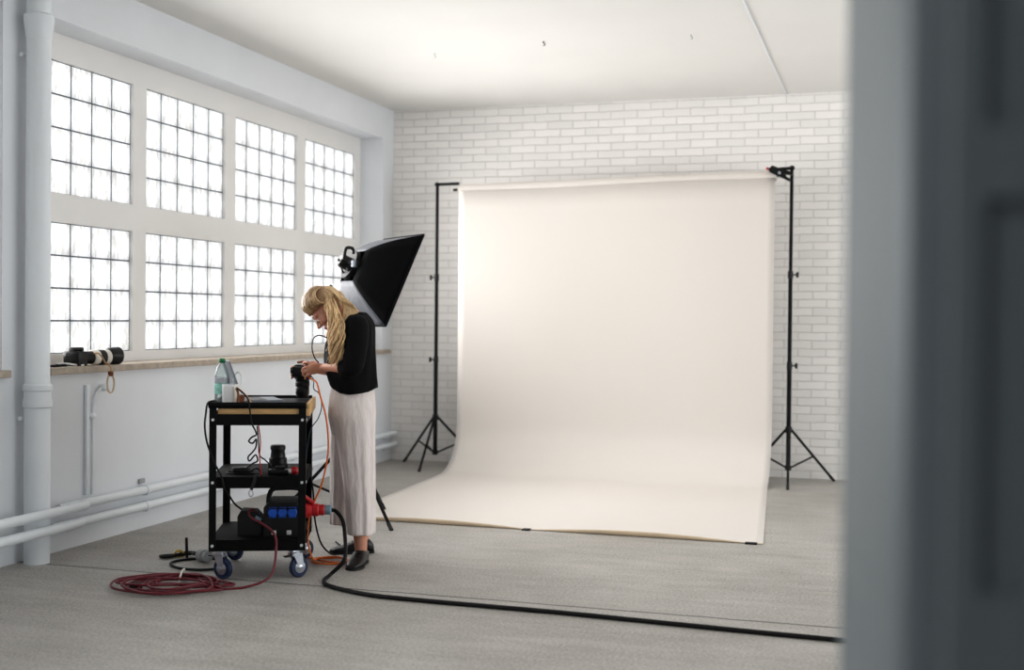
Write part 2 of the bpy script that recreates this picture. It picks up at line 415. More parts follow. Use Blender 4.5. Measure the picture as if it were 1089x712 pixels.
# ------------------------------------------------------------------ pipes on the left wall
t = thing('drain_pipe', 'fat round white drain pipe running floor to ceiling between the windows', 'pipe', (-4.352, 5.53, 0))
MB().lathe([(.067, 0), (.067, .84), (.064, .845), (.063, ZC-.002)], seg=28).build('pipe', M['pipe'], t)
MB().lathe([(.068, .835), (.076, .84), (.076, .87), (.07, .885), (.07, .925), (.077, .93), (.077, .955), (.064, .965)], seg=28).build('collar', M['pipe'], t)
MB().lathe([(.064, 2.80), (.074, 2.87), (.078, 2.90), (.078, 2.93), (.063, 2.94)], seg=28).build('collar', M['pipe'], t)
MB().tube([(-.07, -.03, .78), (-.07, -.055, .78)], .012, 10).build('screw', M['pipe'], t)
MB().tube([(-.07, -.03, 2.72), (-.07, -.055, 2.72)], .012, 10).build('screw', M['pipe'], t)
for nm, z, jy, lab in (('u', .25, 5.83, 'upper of two white heating pipes along the window wall'), ('l', .15, 5.79, 'lower of two white heating pipes along the window wall')):
    t = thing('heating_pipe', lab, 'pipe', (0, 0, 0), 0, 'heating pipes along the window wall')
    zl = z + (.025 if nm == 'u' else .035)
    path = spline([(-4.25, 1.6, zl), (-4.25, 4.6, zl), (-4.25, 5.45, zl), (-4.25, jy-.09, zl), (-4.255, jy-.02, zl)], 6) + spline([(-4.275, jy+.005, zl), (-4.36, jy+.01, z), (-4.395, jy+.03, z), (-4.4, jy+.12, z), (-4.4, 8, z), (-4.4, 10.66, z)], 6)
    MB().tube(path, .027, 14).build('pipe', M['pipe'], t)
    MB().tube([(-4.4, 6.60, z), (-4.4, 6.64, z)], .031, 14).build('joint', M['pipe'], t)
    for yb_ in (6.62, 8.6, 10.4): MB().span(XL+.002, -4.39, yb_-.008, yb_+.008, z-.036, z+.005, .003).build('bracket', M['steel'], t)
t = thing('wall_conduit', 'thin white conduit rising under the sill with a hooked top', 'pipe')
MB().span(XL+.001, -4.428, 6.06, 6.09, .29, .93, .006).build('cover_strip', M['pipe'], t)
MB().tube(spline([(-4.43, 6.115, .285), (-4.43, 6.115, .5), (-4.43, 6.115, .74), (-4.43, 6.125, .82), (-4.43, 6.165, .885), (-4.43, 6.21, .905)], 6), .009, 10).build('pipe', M['pipe'], t)
MB().ball((-4.425, 6.22, .905), (.02, .03, .02)).build('end_cap', M['pipe'], t)
MB().ball((-4.43, 6.115, .745), (.016, .03, .02)).build('clip', M['pipe'], t)
tag(MB().span(XL+.001, -4.435, 6.60, 6.66, .285, .315, .004).build('pipe_bracket', M['grey_plastic']), 'small grey bracket screwed to wall above the heating pipes', 'bracket')
for k, (x, y, lab) in enumerate(((-2.313, 8.254, 'small dark hook in the ceiling, middle of the three hooks'), (-3.194, 8.435, 'small pale hook in the ceiling, nearest the window beam'), (-1.29, 8.316, 'small pale hook in the ceiling, nearest the thin ceiling wire'))):
    h = MB().tube([(x, y, ZC), (x, y, ZC-.012)], .005, 8).tube(spline([(x, y, ZC-.012), (x+.009, y, ZC-.018), (x+.008, y, ZC-.028), (x-.003, y, ZC-.028)], 4), .003, 6)
    tag(h.build('ceiling_hook', M['black_metal'] if k == 0 else M['steel']), lab, 'hook', 'ceiling hooks')

# ------------------------------------------------------------------ backdrop: seamless paper on two stands
YR = 10.28
bd = thing('paper_backdrop', 'wide cream seamless paper sweeping from a roll down onto the floor', 'backdrop', (-2.25, 9.0, 0))
def bx(x): return x + 2.25
prof = []          # (y, z, left x, right x)
def lerp(a, b, t): return a + (b-a)*t
for k in range(13): prof.append((10.235, lerp(2.47, .45, k/12)))
Rr = .45
for k in range(1, 13):
    a = k/12*math.pi/2; prof.append((10.235-Rr*(1-math.cos(a)), Rr-Rr*math.sin(a)+.004))
for k in range(1, 26):
    y = lerp(10.235-Rr, 7.43, k/25); prof.append((y, .004))
sh = MB(); nx = 48; grid = []
for (y, z) in prof:
    tt = max(0, (9.9-y)/2.47)
    xl = lerp(-3.63, -3.50, min(1, tt)) if y > 7 else -3.5
    xr = lerp(-.885, -.685, min(1, tt))
    row = []
    for k in range(nx+1):
        u = k/nx; x = lerp(xl, xr, u); zz = z; yy = y
        if z > .46:
            zz = z + (.055*u - .01 if z > 2.4 else 0)
            yy = y + .006*math.sin(u*9+z*2)*min(1, (z-.46))
        else:
            lift = max(0, 1-(y-7.43)/.35)**2
            arch = abs(math.sin((u-.0)*math.pi*2.05))
            zz = z + lift*.028*arch + .010*max(0, 1-abs(u-.0)*14)*0
        row.append(sh.bm.verts.new((bx(x), yy-9.0, zz)))
    grid.append(row)
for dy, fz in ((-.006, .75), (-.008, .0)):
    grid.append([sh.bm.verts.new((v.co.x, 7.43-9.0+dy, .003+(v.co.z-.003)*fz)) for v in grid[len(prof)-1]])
for i in range(len(grid)-1):
    for k in range(nx): sh.bm.faces.new((grid[i][k], grid[i][k+1], grid[i+1][k+1], grid[i+1][k]))
so = sh.build('paper_sheet', [M['paper'], M['tan_cord_edge_shade']], bd, angle=80)
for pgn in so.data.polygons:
    if pgn.center.y < 7.4297-9.0: pgn.material_index = 1  # shade on the curled front edge is painted in as tan
sd = so.modifiers.new('thickness', 'SOLIDIFY'); sd.thickness = .0015; sd.offset = 1
rz = lambda x: 2.478 + (x+3.63)*.0205
MB().tube([(bx(-3.645), YR-9.0, rz(-3.645)), (bx(-.875), YR-9.0, rz(-.87))], .044, 24).build('paper_roll', M['paper'], bd)
MB().tube([(bx(-3.70), YR-9.0, rz(-3.70)), (bx(-.80), YR-9.0, rz(-.80))], .012, 16).build('crossbar', M['black_metal'], bd)

def light_stand(x, y, top, a0, lab, knobs, arm):
    t = thing('backdrop_stand', lab, 'stand', (x, y, 0), 0, 'backdrop stands')
    MB().tube([(0, 0,   .11), (0, 0, .95)], .019, 14).build('lower_tube', M['black_metal'], t)
    MB().tube([(0, 0, .95), (0, 0, 1.72)], .0165, 14).build('middle_tube', M['black_metal'], t)
    MB().tube([(0, 0, 1.72), (0, 0, top)], .0145, 14).build('upper_tube', M['black_metal'], t)
    for z, s in knobs:
        c_ = MB().tube([(0, 0, z-.03), (0, 0, z+.03)], .022, 14); co = c_.build('collar', M['black_plastic'], t)
        MB().tube([(s*.018, 0, z), (s*.045, 0, z)], .006, 8).box((s*.055, 0, z), (.02, .012, .045), None, .004).build('knob', M['black_plastic'], co)
    MB().tube([(0, 0, .415), (0, 0, .465)], .028, 14).build('upper_hub', M['black_plastic'], t)
    MB().tube([(0, 0, .105), (0, 0, .145)], .026, 14).build('lower_hub', M['black_plastic'], t)
    for k in range(3):
        a = R(a0 + 120*k); cx, sx = math.cos(a), math.sin(a)
        f = (cx*.43, sx*.43, .008)
        l = MB().tube([(cx*.025, sx*.025, .44), f], .011, 10).build('leg', M['black_metal'], t)
        MB().tube([(cx*.40, sx*.40, .038), (cx*.436, sx*.436, .002)], .0135, 10).build('rubber_foot', M['black_rubber'], l)
        q = .52; m_ = (cx*lerp(.025, .43, q), sx*lerp(.025, .43, q), lerp(.44, .008, q))
        MB().tube([(cx*.02, sx*.02, .125), m_], .008, 8).build('brace', M['black_metal'], l)
    return t
sl = light_stand(-3.872, 10.33, 2.54, 272, 'black tripod stand carrying the left end of the paper roll', [(1.70, -1), (.96, -1)], 1)
MB().tube([(-.02, 0, 2.535), (0.06, -.01, 2.535), (.215, -.03, 2.535)], .013, 10).ball((0, 0, 2.535), .02).build('arm', M['black_metal'], sl)
sr = light_stand(-.757, 10.33, 2.60, 274, 'black tripod stand carrying the right end of the paper roll', [(1.72, 1), (.97, 1)], -1)
MB().tube([(.02, 0, 2.60), (-.15, -.04, 2.585)], .014, 10).ball((0, 0, 2.60), .021).build('arm', M['black_metal'], sr)
cl = thing('spring_clamp', 'black spring clamp gripping the right end of the paper roll', 'clamp', (-.865, 10.20, 2.56))
MB().quadprism([(-.075, 0, .03), (-.06, 0, -.005), (.02, 0, -.045), (.10, 0, -.085), (.105, 0, -.065), (.03, 0, -.01)], .03).build('jaw', M['black_plastic'], cl)
MB().quadprism([(-.075, .012, .015), (-.04, .012, .05), (.03, .012, .02), (.13, .012, -.01), (.125, .012, -.035), (.02, .012, -.02)], .03).build('jaw', M['black_plastic'], cl)
MB().box((-.078, 0, .024), (.02, .04, .02), None, .004).build('jaw_pad', M['red_plastic'], cl)
MB().tube([(.02, -.03, -.015), (.02, .03, -.015)], .012, 10).build('spring', M['steel'], cl)
tag(MB().box((-2.16, 7.42, .004), (.05, .05, .008), None, .002).build('gaffer_tape', M['tape']), 'small black tape tab at middle of the paper front edge', 'tape', 'tape tabs on the paper edge')
tag(MB().box((-.755, 7.418, .005), (.07, .04, .010), None, .002).build('gaffer_tape', M['tape']), 'small black tape tab at the right front corner of the paper', 'tape', 'tape tabs on the paper edge')

# ------------------------------------------------------------------ softbox on its tripod
U = Vector((.9563, .2922, 0)); D = Vector((-.2922, .9563, 0)); Z = Vector((0, 0, 1))
sb = thing('softbox_light', 'black square softbox on a tripod behind the woman, tilted down', 'softbox', (-3.36, 7.38, 0))
MB().tube([(0, 0, .12), (0, 0, .85)], .015, 12).build('lower_tube', M['black_metal'], sb)
MB().tube([(0, 0, .85), (0, 0, 1.60)], .012, 12).build('upper_tube', M['black_metal'], sb)
MB().tube([(0, 0, .82), (0, 0, .89)], .021, 12).box((-.04, 0, .85), (.03, .012, .04), None, .004).build('collar', M['black_plastic'], sb)
MB().tube([(0, 0, .50), (0, 0, .55)], .026, 12).build('hub', M['black_plastic'], sb)
MB().tube([(0, 0, .12), (0, 0, .16)], .024, 12).build('hub', M['black_plastic'], sb)
for k in range(3):
    a = R(-34 + 120*k); cx, sx = math.cos(a), math.sin(a)
    l = MB().tube([(cx*.02, sx*.02, .525), (cx*.49, sx*.49, .008)], .011, 10).build('leg', M['black_metal'], sb)
    MB().tube([(cx*.46, sx*.46, .040), (cx*.496, sx*.496, .002)], .0135, 10).build('rubber_foot', M['black_rubber'], l)
    MB().tube([(cx*.02, sx*.02, .14), (cx*.27, sx*.27, .25)], .008, 8).build('brace', M['black_metal'], l)
# box frame: n = facing direction, e = edge direction in the picture's plane, g = third axis
BE, TA = R(30), R(24)
hd_ = U*math.cos(BE) + D*math.sin(BE)
n_ = hd_*math.cos(TA) - Z*math.sin(TA); e_ = hd_*math.sin(TA) + Z*math.cos(TA); g_ = -U*math.sin(BE) + D*math.cos(BE)
h1, h2 = .32, .31
fc = U*.37 - D*.25 + Z*1.577 + g_*h2       # centre of the open face, relative to the stand
back = fc - n_*.245 - e_*.01
def rect(c, a, b_): return [c + e_*a + g_*b_, c + e_*a - g_*b_, c - e_*a - g_*b_, c - e_*a + g_*b_]
F_ = rect(fc, h1, h2); B_ = rect(back, .105, .105)
def side(i):
    """one fabric panel, bulging slightly along its rods"""
    j = (i+1) % 4; s_ = MB(); N_ = 10
    cc = (F_[i]+F_[j]+B_[i]+B_[j])/4; outw = (cc - (fc+back)/2); outw = (outw - n_*outw.dot(n_)).normalized()
    rows_ = []
    for a in range(N_+1):
        t_ = a/N_; row = []
        for b_ in range(9):
            s0 = b_/8
            p = (B_[i].lerp(F_[i], t_)).lerp(B_[j].lerp(F_[j], t_), s0)
            bul = .028*math.sin(math.pi*t_**.75)
            p = p + (p - (back+n_*.245*t_)).normalized()*bul - outw*.006*math.sin(math.pi*s0)*math.sin(math.pi*t_)
            row.append(s_.bm.verts.new(p))
        rows_.append(row)
    for a in range(N_):
        for b_ in range(8): s_.bm.faces.new((rows_[a][b_], rows_[a][b_+1], rows_[a+1][b_+1], rows_[a+1][b_]))
    return s_
for i, mt in ((0, 'softbox_painted_sheen'), (1, 'softbox'), (2, 'softbox_painted_sheen'), (3, 'softbox')):
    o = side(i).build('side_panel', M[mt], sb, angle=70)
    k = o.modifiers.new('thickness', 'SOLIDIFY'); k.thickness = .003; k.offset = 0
MB().quadprism(rect(fc - n_*.03, h1-.035, h2-.035), .004).build('diffuser', M['diffuser'], sb)
fr_ = MB()
for i in range(4): fr_.tube([F_[i], F_[(i+1) % 4]], .008, 8)
fr_.build('front_rim', M['softbox'], sb)
MB().lathe([(.095, 0), (.10, .01), (.10, .03), (.08, .035)], origin=back - n_*.03, axis=n_, seg=24).build('speed_ring', M['black_metal'], sb)
hd = MB().lathe([(.035, 0), (.045, .015), (.045, .075), (.05, .08)], origin=back - n_*.10, axis=n_, seg=20).build('lamp_head', M['black_plastic'], sb)
hb = back - n_*.05
MB().tube(spline([hb + e_*.06 - g_*.06, hb + e_*.09 - n_*.02 - g_*.06, hb + e_*.07 - n_*.06 - g_*.06, hb + e_*.0 - n_*.045 - g_*.06], 6), .011, 10).build('handle', M['black_plastic'], hd)
MB().tube([Z*1.56, hb - g_*.07 - e_*.03], .016, 10).tube([hb - g_*.085, hb + g_*.085], .013, 10).build('tilt_bracket', M['black_metal'], sb)
MB().box(hb - g_*.09 + n_*.02, (.03, .03, .045), None, .006).build('tilt_knob', M['steel'], sb)
MB().tube([Z*1.50 + U*.035 - D*.015, Z*1.50 - U*.03 - D*.015], .013, 8).build('clamp_knob', M['steel'], sb)
MB().tube(spline([hb - n_*.06, Z*1.5 - U*.02 - D*.03, Z*1.2 - U*.02 - D*.02, Z*.9 - U*.018 - D*.02], 6), .006, 8).build('power_lead', M['black_cable'], sb)

# ------------------------------------------------------------------ utility cart
CA = R(23); CO = Vector((-3.035, 5.54, 0))
CX = Vector((math.cos(CA), math.sin(CA), 0)); CY = Vector((-math.sin(CA), math.cos(CA), 0))
def cw(x, y, z): return CO + CX*x + CY*y + Z*z
W2, DP = .241, .58
cart = thing('utility_cart', 'black three-tier tool cart on blue castors beside the woman', 'cart', CO, CA)
def Lleg(sx, y, sy):
    x = sx*W2; m_ = MB()
    m_.span(x, x-sx*.036, y, y+sy*.004, .147, .872); m_.span(x, x-sx*.004, y, y+sy*.036, .147, .872); return m_
for sx in (-1, 1):
    for y, sy in ((0, 1), (DP, -1)):
        l = Lleg(sx, y, sy).build('leg', M['black_metal'], cart)
        if sy == 1:
            for z in (.813, .495, .175): MB().tube([(sx*(W2-.018), -.006, z), (sx*(W2-.018), .001, z)], .0075, 10).build('bolt', M['bolt'], l)
        for z in (.813, .495, .175):
            if sx == 1: MB().tube([(W2-.001, y+sy*.018, z), (W2+.005, y+sy*.018, z)], .0075, 10).build('bolt', M['bolt'], l)
for z1, z0, nm in ((.204, .147, 'lower_shelf'), (.523, .466, 'middle_shelf')):
    s_ = MB().span(-W2+.004, W2-.004, .004, DP-.004, z1-.004, z1, .001)
    for y in (.004, DP-.008): s_.span(-W2+.004, W2-.004, y, y+.004, z0, z1+.0)
    for x in (-W2+.004, W2-.008): s_.span(x, x+.004, .008, DP-.008, z0, z1+.0)
    s_.build(nm, M['black_shelf'], cart)
a_ = MB()
for y in (.004, DP-.008): a_.span(-W2+.004, W2-.004, y, y+.004, .785, .842)
for x in (-W2+.004, W2-.008): a_.span(x, x+.004, .008, DP-.008, .785, .842)
a_.span(-W2+.006, W2-.006, .008, DP-.008, .826, .830)
a_.build('apron', M['black_metal'], cart)
w_ = MB().span(-W2+.04, W2+.018, .012, DP-.012, .832, .870, .002).span(W2+.002, W2+.018, .012, DP-.012, .866, .897, .002)
w_.build('wooden_top', M['wood'], cart)
t_ = MB().span(-W2-.006, W2-.002, 0, DP, .872, .888, .002)
for y in (0, DP-.008): t_.span(-W2-.006, W2-.002, y, y+.008, .872, .902, .002)
t_.span(-W2-.006, -W2+.002, 0, DP, .872, .902, .002)
t_.build('top_tray', M['black_metal'], cart)
for sx in (-1, 1):
    for y in (.045, DP-.045):
        x = sx*.19; rot = R(38 if sx > 0 else -30)
        fk = MB().span(-.035, .035, -.03, .03, .137, .146, .002)
        fk.lathe([(.022, .118), (.022, .137)], seg=14)
        for sx2 in (-1, 1):
            fk.quadprism([(-.028, sx2*.02, .13), (.028, sx2*.02, .13), (.036, sx2*.02, .07), (.03, sx2*.02, .045), (.014, sx2*.02, .045)], .004)
        fk.span(-.03, .03, -.022, .022, .118, .124)
        f_ = fk.build('castor', M['steel'], cart, (x, y, 0), rot)
        wh = MB().lathe([(.03, -.015), (.048, -.014), (.054, -.007), (.054, .007), (.048, .014), (.03, .015)], origin=(.02, 0, .054), axis=(0, 1, 0), seg=28)
        wo = wh.build('wheel', M['blue_wheel'], f_)
        hb_ = MB().lathe([(.008, -.024), (.026, -.017), (.03, -.016), (.03, .016), (.026, .017), (.008, .024)], origin=(.02, 0, .054), axis=(0, 1, 0), seg=20).build('wheel_hub', M['steel'], f_)
        MB().span(-.065, -.02, -.014, .014, .112, .119, .003).build('brake_lever', M['black_plastic'], f_)

# ---- things standing on the cart
TZ = .888
bt = thing('water_bottle', 'clear plastic water bottle with green cap on the cart top', 'bottle', cw(-.205, .20, TZ))
MB().lathe([(.030, 0), (.036, .005), (.0375, .02), (.0365, .06), (.0375, .12), (.037, .14), (.030, .172), (.018, .195), (.0135, .203), (.0135, .215)], seg=24).build('bottle_body', M['bottle'], bt)
MB().lathe([(.0155, .206), (.0165, .208), (.0165, .226), (.015, .229)], seg=18).build('cap', M['green_cap'], bt)
MB().lathe([(.0380, .045), (.0384, .047), (.0384, .098), (.0380, .10)], seg=24).build('label_wrap', M['teal_label'], bt)
MB().lathe([(.0378, .103), (.0382, .105), (.0382, .128), (.0378, .13)], seg=24).build('label_band', M['grey_label'], bt)
cp = thing('white_mug', 'squarish white container with an arched clear handle beside the bottle', 'container', cw(-.145, .12, TZ))
MB().lathe([(.034, 0), (.039, .004), (.040, .05), (.041, .095), (.038, .098), (.036, .095), (.034, .02), (.005, .015)], seg=32, power=5).build('mug_body', M['white_plastic'], cp)
MB().tube(spline([(-.012, .03, .095), (-.014, .04, .135), (.008, .045, .158), (.028, .045, .14), (.032, .04, .10)], 6), .0035, 8).build('handle', M['bottle'], cp)
lp = thing('laptop', 'grey laptop with open lid standing behind the bottle', 'laptop', (0, 0, 0))
Hn, Hf = cw(-.09, .16, TZ+.012), cw(-.165, .43, TZ+.012)
upv = (-CX*.075 + Z*.205); nrm_ = (Hf-Hn).cross(upv).normalized()
MB().quadprism([Hn, Hf, Hf+upv, Hn+upv], .007).build('lid', M['laptop'], lp)
ins = nrm_*(-.0042)
def lidp(s, t_): return Hn + (Hf-Hn)*s + upv*t_
sgn = 1 if nrm_.dot(CX) > 0 else -1
MB().quadprism([lidp(.04, .06)+nrm_*.0042*sgn, lidp(.96, .06)+nrm_*.0042*sgn, lidp(.96, .96)+nrm_*.0042*sgn, lidp(.04, .96)+nrm_*.0042*sgn], .001).build('screen', M['screen'], lp)
bvec = (CX*.2 + CY*.055)
bs = [Hn, Hf, Hf+bvec, Hn+bvec]
MB().quadprism([p - Z*.006 for p in bs], .012).build('base', M['laptop'], lp)
kb = [Hn+bvec*.12+(Hf-Hn)*.06, Hf+bvec*.12-(Hf-Hn)*.06, Hf+bvec*.6-(Hf-Hn)*.06, Hn+bvec*.6+(Hf-Hn)*.06]
MB().quadprism([p + Z*.0008 for p in kb], .001).build('keyboard', M['black_plastic'], lp)
tag(MB().box(cw(.06, .06, TZ+.003), (.16, .07, .004), Matrix.Rotation(CA+.05, 3, 'Z')).build('paper_sheet', M['white_plastic']), 'white sheet lying flat at the front of the cart top', 'paper')
st = MB()
st.tube(spline([cw(-.115, .05, TZ+.085), cw(-.09, .045, TZ+.07), cw(-.06, .045, TZ+.04), cw(-.035, .045, TZ+.008), cw(.0, .05, TZ+.007)], 6), .011, 8, flat=(.35, 1))
st.tube(spline([cw(-.11, .06, TZ+.01), cw(-.105, .06, TZ+.05), cw(-.115, .05, TZ+.085)], 6), .011, 8, flat=(.35, 1))
tag(st.build('leather_strap', M['tan']), 'tan leather strap bent up beside the white container', 'strap')
pc = MB().box(cw(-.085, .035, TZ+.025), (.025, .03, .05), Matrix.Rotation(CA+.3, 3, 'Z'), .006)
tag(pc.build('lens_pouch', M['brown']), 'small brown leather pouch in front of the tan strap', 'pouch')
# cables at the cart
def cable(name, lab, pts, r, mt, n=8, seg=8, cat='cable', group=None):
    return tag(MB().tube(spline(pts, n), r, seg).build(name, M[mt], angle=80), lab, cat, group)
cable('charging_cable', 'black charging cable curling down from the cart top to the middle shelf',
      [cw(-.108, .03, TZ+.085), cw(-.06, .01, TZ+.045), cw(-.045, -.006, .905), cw(-.04, -.008, .87), cw(-.03, -.008, .80), cw(-.012, -.004, .76), cw(-.01, .03, .735), cw(-.035, .05, .72), cw(-.05, .05, .70), cw(-.03, .05, .69), cw(-.012, .05, .71),
       cw(-.014, .05, .67), cw(-.03, .05, .645), cw(-.052, .05, .62), cw(-.045, .05, .60), cw(-.015, .05, .63), cw(-.005, .05, .60), cw(-.03, .06, .585), cw(-.06, .06, .56), cw(-.045, .06, .545), cw(-.01, .06, .56), cw(.01, .07, .535), cw(-.02, .09, .53), cw(-.05, .10, .529)], .0042, 'black_cable')
cable('charging_cable', 'black cable loop arching from the cart top to the dark lens on the middle shelf',
      [cw(-.005, .02, .78), cw(.0, .04, .70), cw(.005, .05, .63), cw(.03, .06, .605), cw(.06, .08, .57), cw(.075, .10, .532), cw(.06, .14, .529)], .0035, 'black_cable')
cable('thin_red_cable', 'thin red cable hanging behind the black curled cable', [cw(.0, .035, .783), cw(.01, .04, .70), cw(.006, .04, .62), cw(.012, .05, .55), cw(.012, .06, .527), cw(.012, .10, .527)], .003, 'red_plastic')
cable('side_cable', 'black cable looping down the left side of the cart to the lower shelf',
      [cw(-.23, .02, .907), cw(-.25, .0, .895), cw(-.258, -.006, .84), cw(-.262, -.008, .78), cw(-.25, -.008, .70), cw(-.215, -.006, .60), cw(-.18, -.004, .53), cw(-.165, -.004, .47), cw(-.15, .02, .44), cw(-.12, .06, .38), cw(-.09, .10, .345)], .005, 'black_cable')
# middle shelf
lz = .523
ln = thing('camera_lens', 'black lens standing upright on the middle shelf of the cart', 'lens', cw(.075, .32, lz))
MB().lathe([(.05, 0), (.052, .003), (.052, .03), (.047, .034), (.047, .06), (.040, .065), (.036, .10), (.038, .104), (.038, .128), (.034, .13)], seg=24).build('barrel', M['black_plastic'], ln)
MB().lathe([(.0385, .106), (.040, .108), (.040, .122), (.0385, .124)], seg=24).build('focus_ring', M['black_rubber'], ln)
bc = thing('battery_charger', 'flat black battery charger in the middle of the middle shelf', 'charger', cw(.10, .10, lz), CA)
MB().span(-.055, .055, -.035, .035, .0005, .028, .006).build('charger_body', M['black_plastic'], bc)
MB().span(-.02, .03, -.02, .02, .028, .044, .004).build('battery', M['black_rubber'], bc)
rp = thing('red_plug', 'small red and white plug on the right end of the middle shelf', 'plug', cw(.185, .07, lz), CA)
MB().lathe([(.012, 0), (.02, .004), (.02, .026), (.012, .034)], origin=(-.02, 0, .021), axis=(1, 0, .15), seg=16).build('plug_body', M['red_plastic'], rp)
MB().lathe([(.013, 0), (.013, .014)], origin=(-.034, 0, .019), axis=(1, 0, .15), seg=16).build('plug_nose', M['white_plastic'], rp)
pb = thing('cable_pile', 'low heap of small black adapters at left of the middle shelf', 'adapter', cw(-.10, .15, lz), CA)
MB().box((0, 0, .017), (.09, .06, .033), Matrix.Rotation(.3, 3, 'Z'), .008).build('adapter', M['black_plastic'], pb)
MB().tube(spline([(.04, 0, .02), (.07, -.03, .006), (.03, -.06, .006), (-.03, -.055, .006), (-.07, -.02, .006), (-.05, .04, .006)], 6), .0045, 8).build('lead', M['black_cable'], pb)
pe = thing('strap_clip', 'small black strap with a metal clip hanging over the middle shelf edge', 'strap', (0, 0, 0))
MB().tube(spline([cw(-.005, .04, lz+.004), cw(-.01, .0, lz+.006), cw(-.015, -.008, .50), cw(-.03, -.009, .46)], 6), .008, 8, flat=(.4, 1)).build('webbing', M['black_rubber'], pe)
MB().tube(spline([cw(-.03, -.009, .462), cw(-.042, -.009, .445), cw(-.032, -.009, .425), cw(-.02, -.009, .44)], 6, True), .003, 8, closed=True).build('clip', M['steel'], pe)
# lower shelf: distributor box
bz = .204
pd = thing('power_distributor', 'black rubber power distributor with three blue sockets on the lower shelf', 'power box', cw(.118, .09, bz), CA)
MB().quadprism([(-.095, .12, 0.0005), (.095, .12, 0.0005), (.095, .12, .15), (.07, .12, .175), (-.07, .12, .175), (-.095, .12, .15)], .24).build('housing', M['black_rubber'], pd)
MB().tube(spline([(-.08, .10, .15), (-.075, .10, .20), (-.055, .10, .232), (0, .10, .238), (.055, .10, .238), (.085, .10, .225), (.09, .10, .15)], 5), .013, 10).build('handle', M['black_rubber'], pd)
for k in range(3):
    x = -.048 + k*.05
    so_ = MB().lathe([(.024, 0), (.024, .012), (.021, .016)], origin=(x, -.0, .125), axis=(0, -1, 0), seg=20).box((x, -.004, .125), (.04, .008, .056), None, .004).build('socket', M['blue_socket'], pd)
    MB().box((x, -.016, .148), (.034, .008, .006), None, .001).build('flap_hinge', M['black_plastic'], so_)
for x in (-.042, .035): MB().span(x-.012, x+.012, -.004, .001, .01, .032, .002).build('white_plate', M['white_plastic'], pd)
MB().lathe([(.036, 0), (.042, .008), (.042, .03), (.034, .05)], origin=(.094, .14, .115), axis=(1, 0, 0), seg=22).build('red_inlet', M['red_plastic'], pd)
MB().box((.125, .14, .172), (.07, .06, .012), Matrix.Rotation(R(35), 3, 'Y'), .004).build('inlet_lid', M['red_plastic'], pd)
jb = thing('junction_box', 'low black rubber connector box left of the power distributor', 'power box', cw(-.05, .12, bz), CA)
MB().quadprism([(-.062, .06, .0005), (.062, .06, .0005), (.062, .06, .09), (.03, .06, .125), (-.045, .06, .13), (-.062, .06, .10)], .12).build('housing', M['black_rubber'], jb)
MB().box((.045, -.005, .09), (.035, .02, .018), Matrix.Rotation(.5, 3, 'Y'), .004).build('latch', M['bluegrey'], jb)
# heavy black cable with red plug
pc = thing('power_cable', 'heavy black power cable with red plug running across the floor', 'cable', (0, 0, 0))
pl0 = cw(.262, .23, .319)
MB().lathe([(.030, 0), (.034, .004), (.034, .03), (.028, .036), (.030, .06), (.024, .066)], origin=pl0, axis=CX, seg=22).build('red_plug', M['red_plastic'], pc)
MB().lathe([(.024, 0), (.026, .004), (.026, .028), (.016, .036)], origin=cw(.328, .23, .319), axis=CX, seg=18).build('gland_nut', M['bluegrey'], pc)
path = [cw(.36, .23, .319), cw(.39, .22, .31), cw(.425, .16, .27), cw(.44, .08, .20), cw(.44, -.0, .10), (-2.70, 5.70, .022), (-2.69, 5.60, .011), (-2.60, 5.49, .011), (-2.36, 5.385, .011), (-2.109, 5.36, .011), (-1.734, 5.35, .011), (-1.373, 5.342, .011), (-.939, 5.313, .011), (-.528, 5.285, .011), (-.166, 5.265, .011), (.4, 5.22, .011), (1.2, 5.16, .011)]
MB().tube(spline(path, 10), .0105, 10).build('cable', M['black_cable'], pc, angle=80)

# red extension lead: coil on the floor, one end up to the connector box
rc = []
random.seed(3)
cc = Vector((-3.335, 5.235, 0)); ax = Vector((math.cos(R(24)), math.sin(R(24)), 0)); ay = Vector((-ax.y, ax.x, 0))
for k in range(9*12):
    a = 2*math.pi*k/12; lap = k//12
    ra = .185 + .05*math.sin(lap*2.1+.5) + .03*random.random(); rb = .12 + .06*math.cos(lap*1.7) + .03*random.random()
    off = ax*(.075*math.sin(lap*2.7)) + ay*(.045*math.cos(lap*1.3))
    rc.append(cc + off + ax*math.cos(a)*ra + ay*math.sin(a)*rb + Z*(.0075 + (.0045*lap)*(.4+.6*abs(math.sin(a*.5+lap))) + .003*random.random()))
tail = [Vector((-3.10, 5.26, .009)), Vector((-2.985, 5.35, .009)), Vector((-2.905, 5.44, .05)), cw(.10, -.055, .16), cw(.09, -.045, .24), cw(.03, -.025, .29), cw(-.035, .03, .315), cw(-.05, .10, .335), cw(-.03, .13, .337)]
rl = thing('extension_lead', 'dark red extension lead coiled on the floor in front of the cart', 'cable', (0, 0, 0))
MB().tube(spline(rc + tail, 6), .0062, 8).build('cable', M['red_cable'], rl, angle=80)
MB().tube(spline([cc+ax*.02+ay*.21+Z*.0, cc+ax*.035+ay*.19+Z*.055, cc+ax*.03+ay*.12+Z*.05, cc+ax*.02+ay*.10+Z*.004], 5), .005, 8).build('cable_tie', M['lens_white'], rl)
MB().lathe([(.016, 0), (.02, .005), (.02, .05), (.012, .058)], origin=cc-ax*.19-ay*.05+Z*.022, axis=ax+ay*.2, seg=14).build('end_plug', M['black_rubber'], rl)

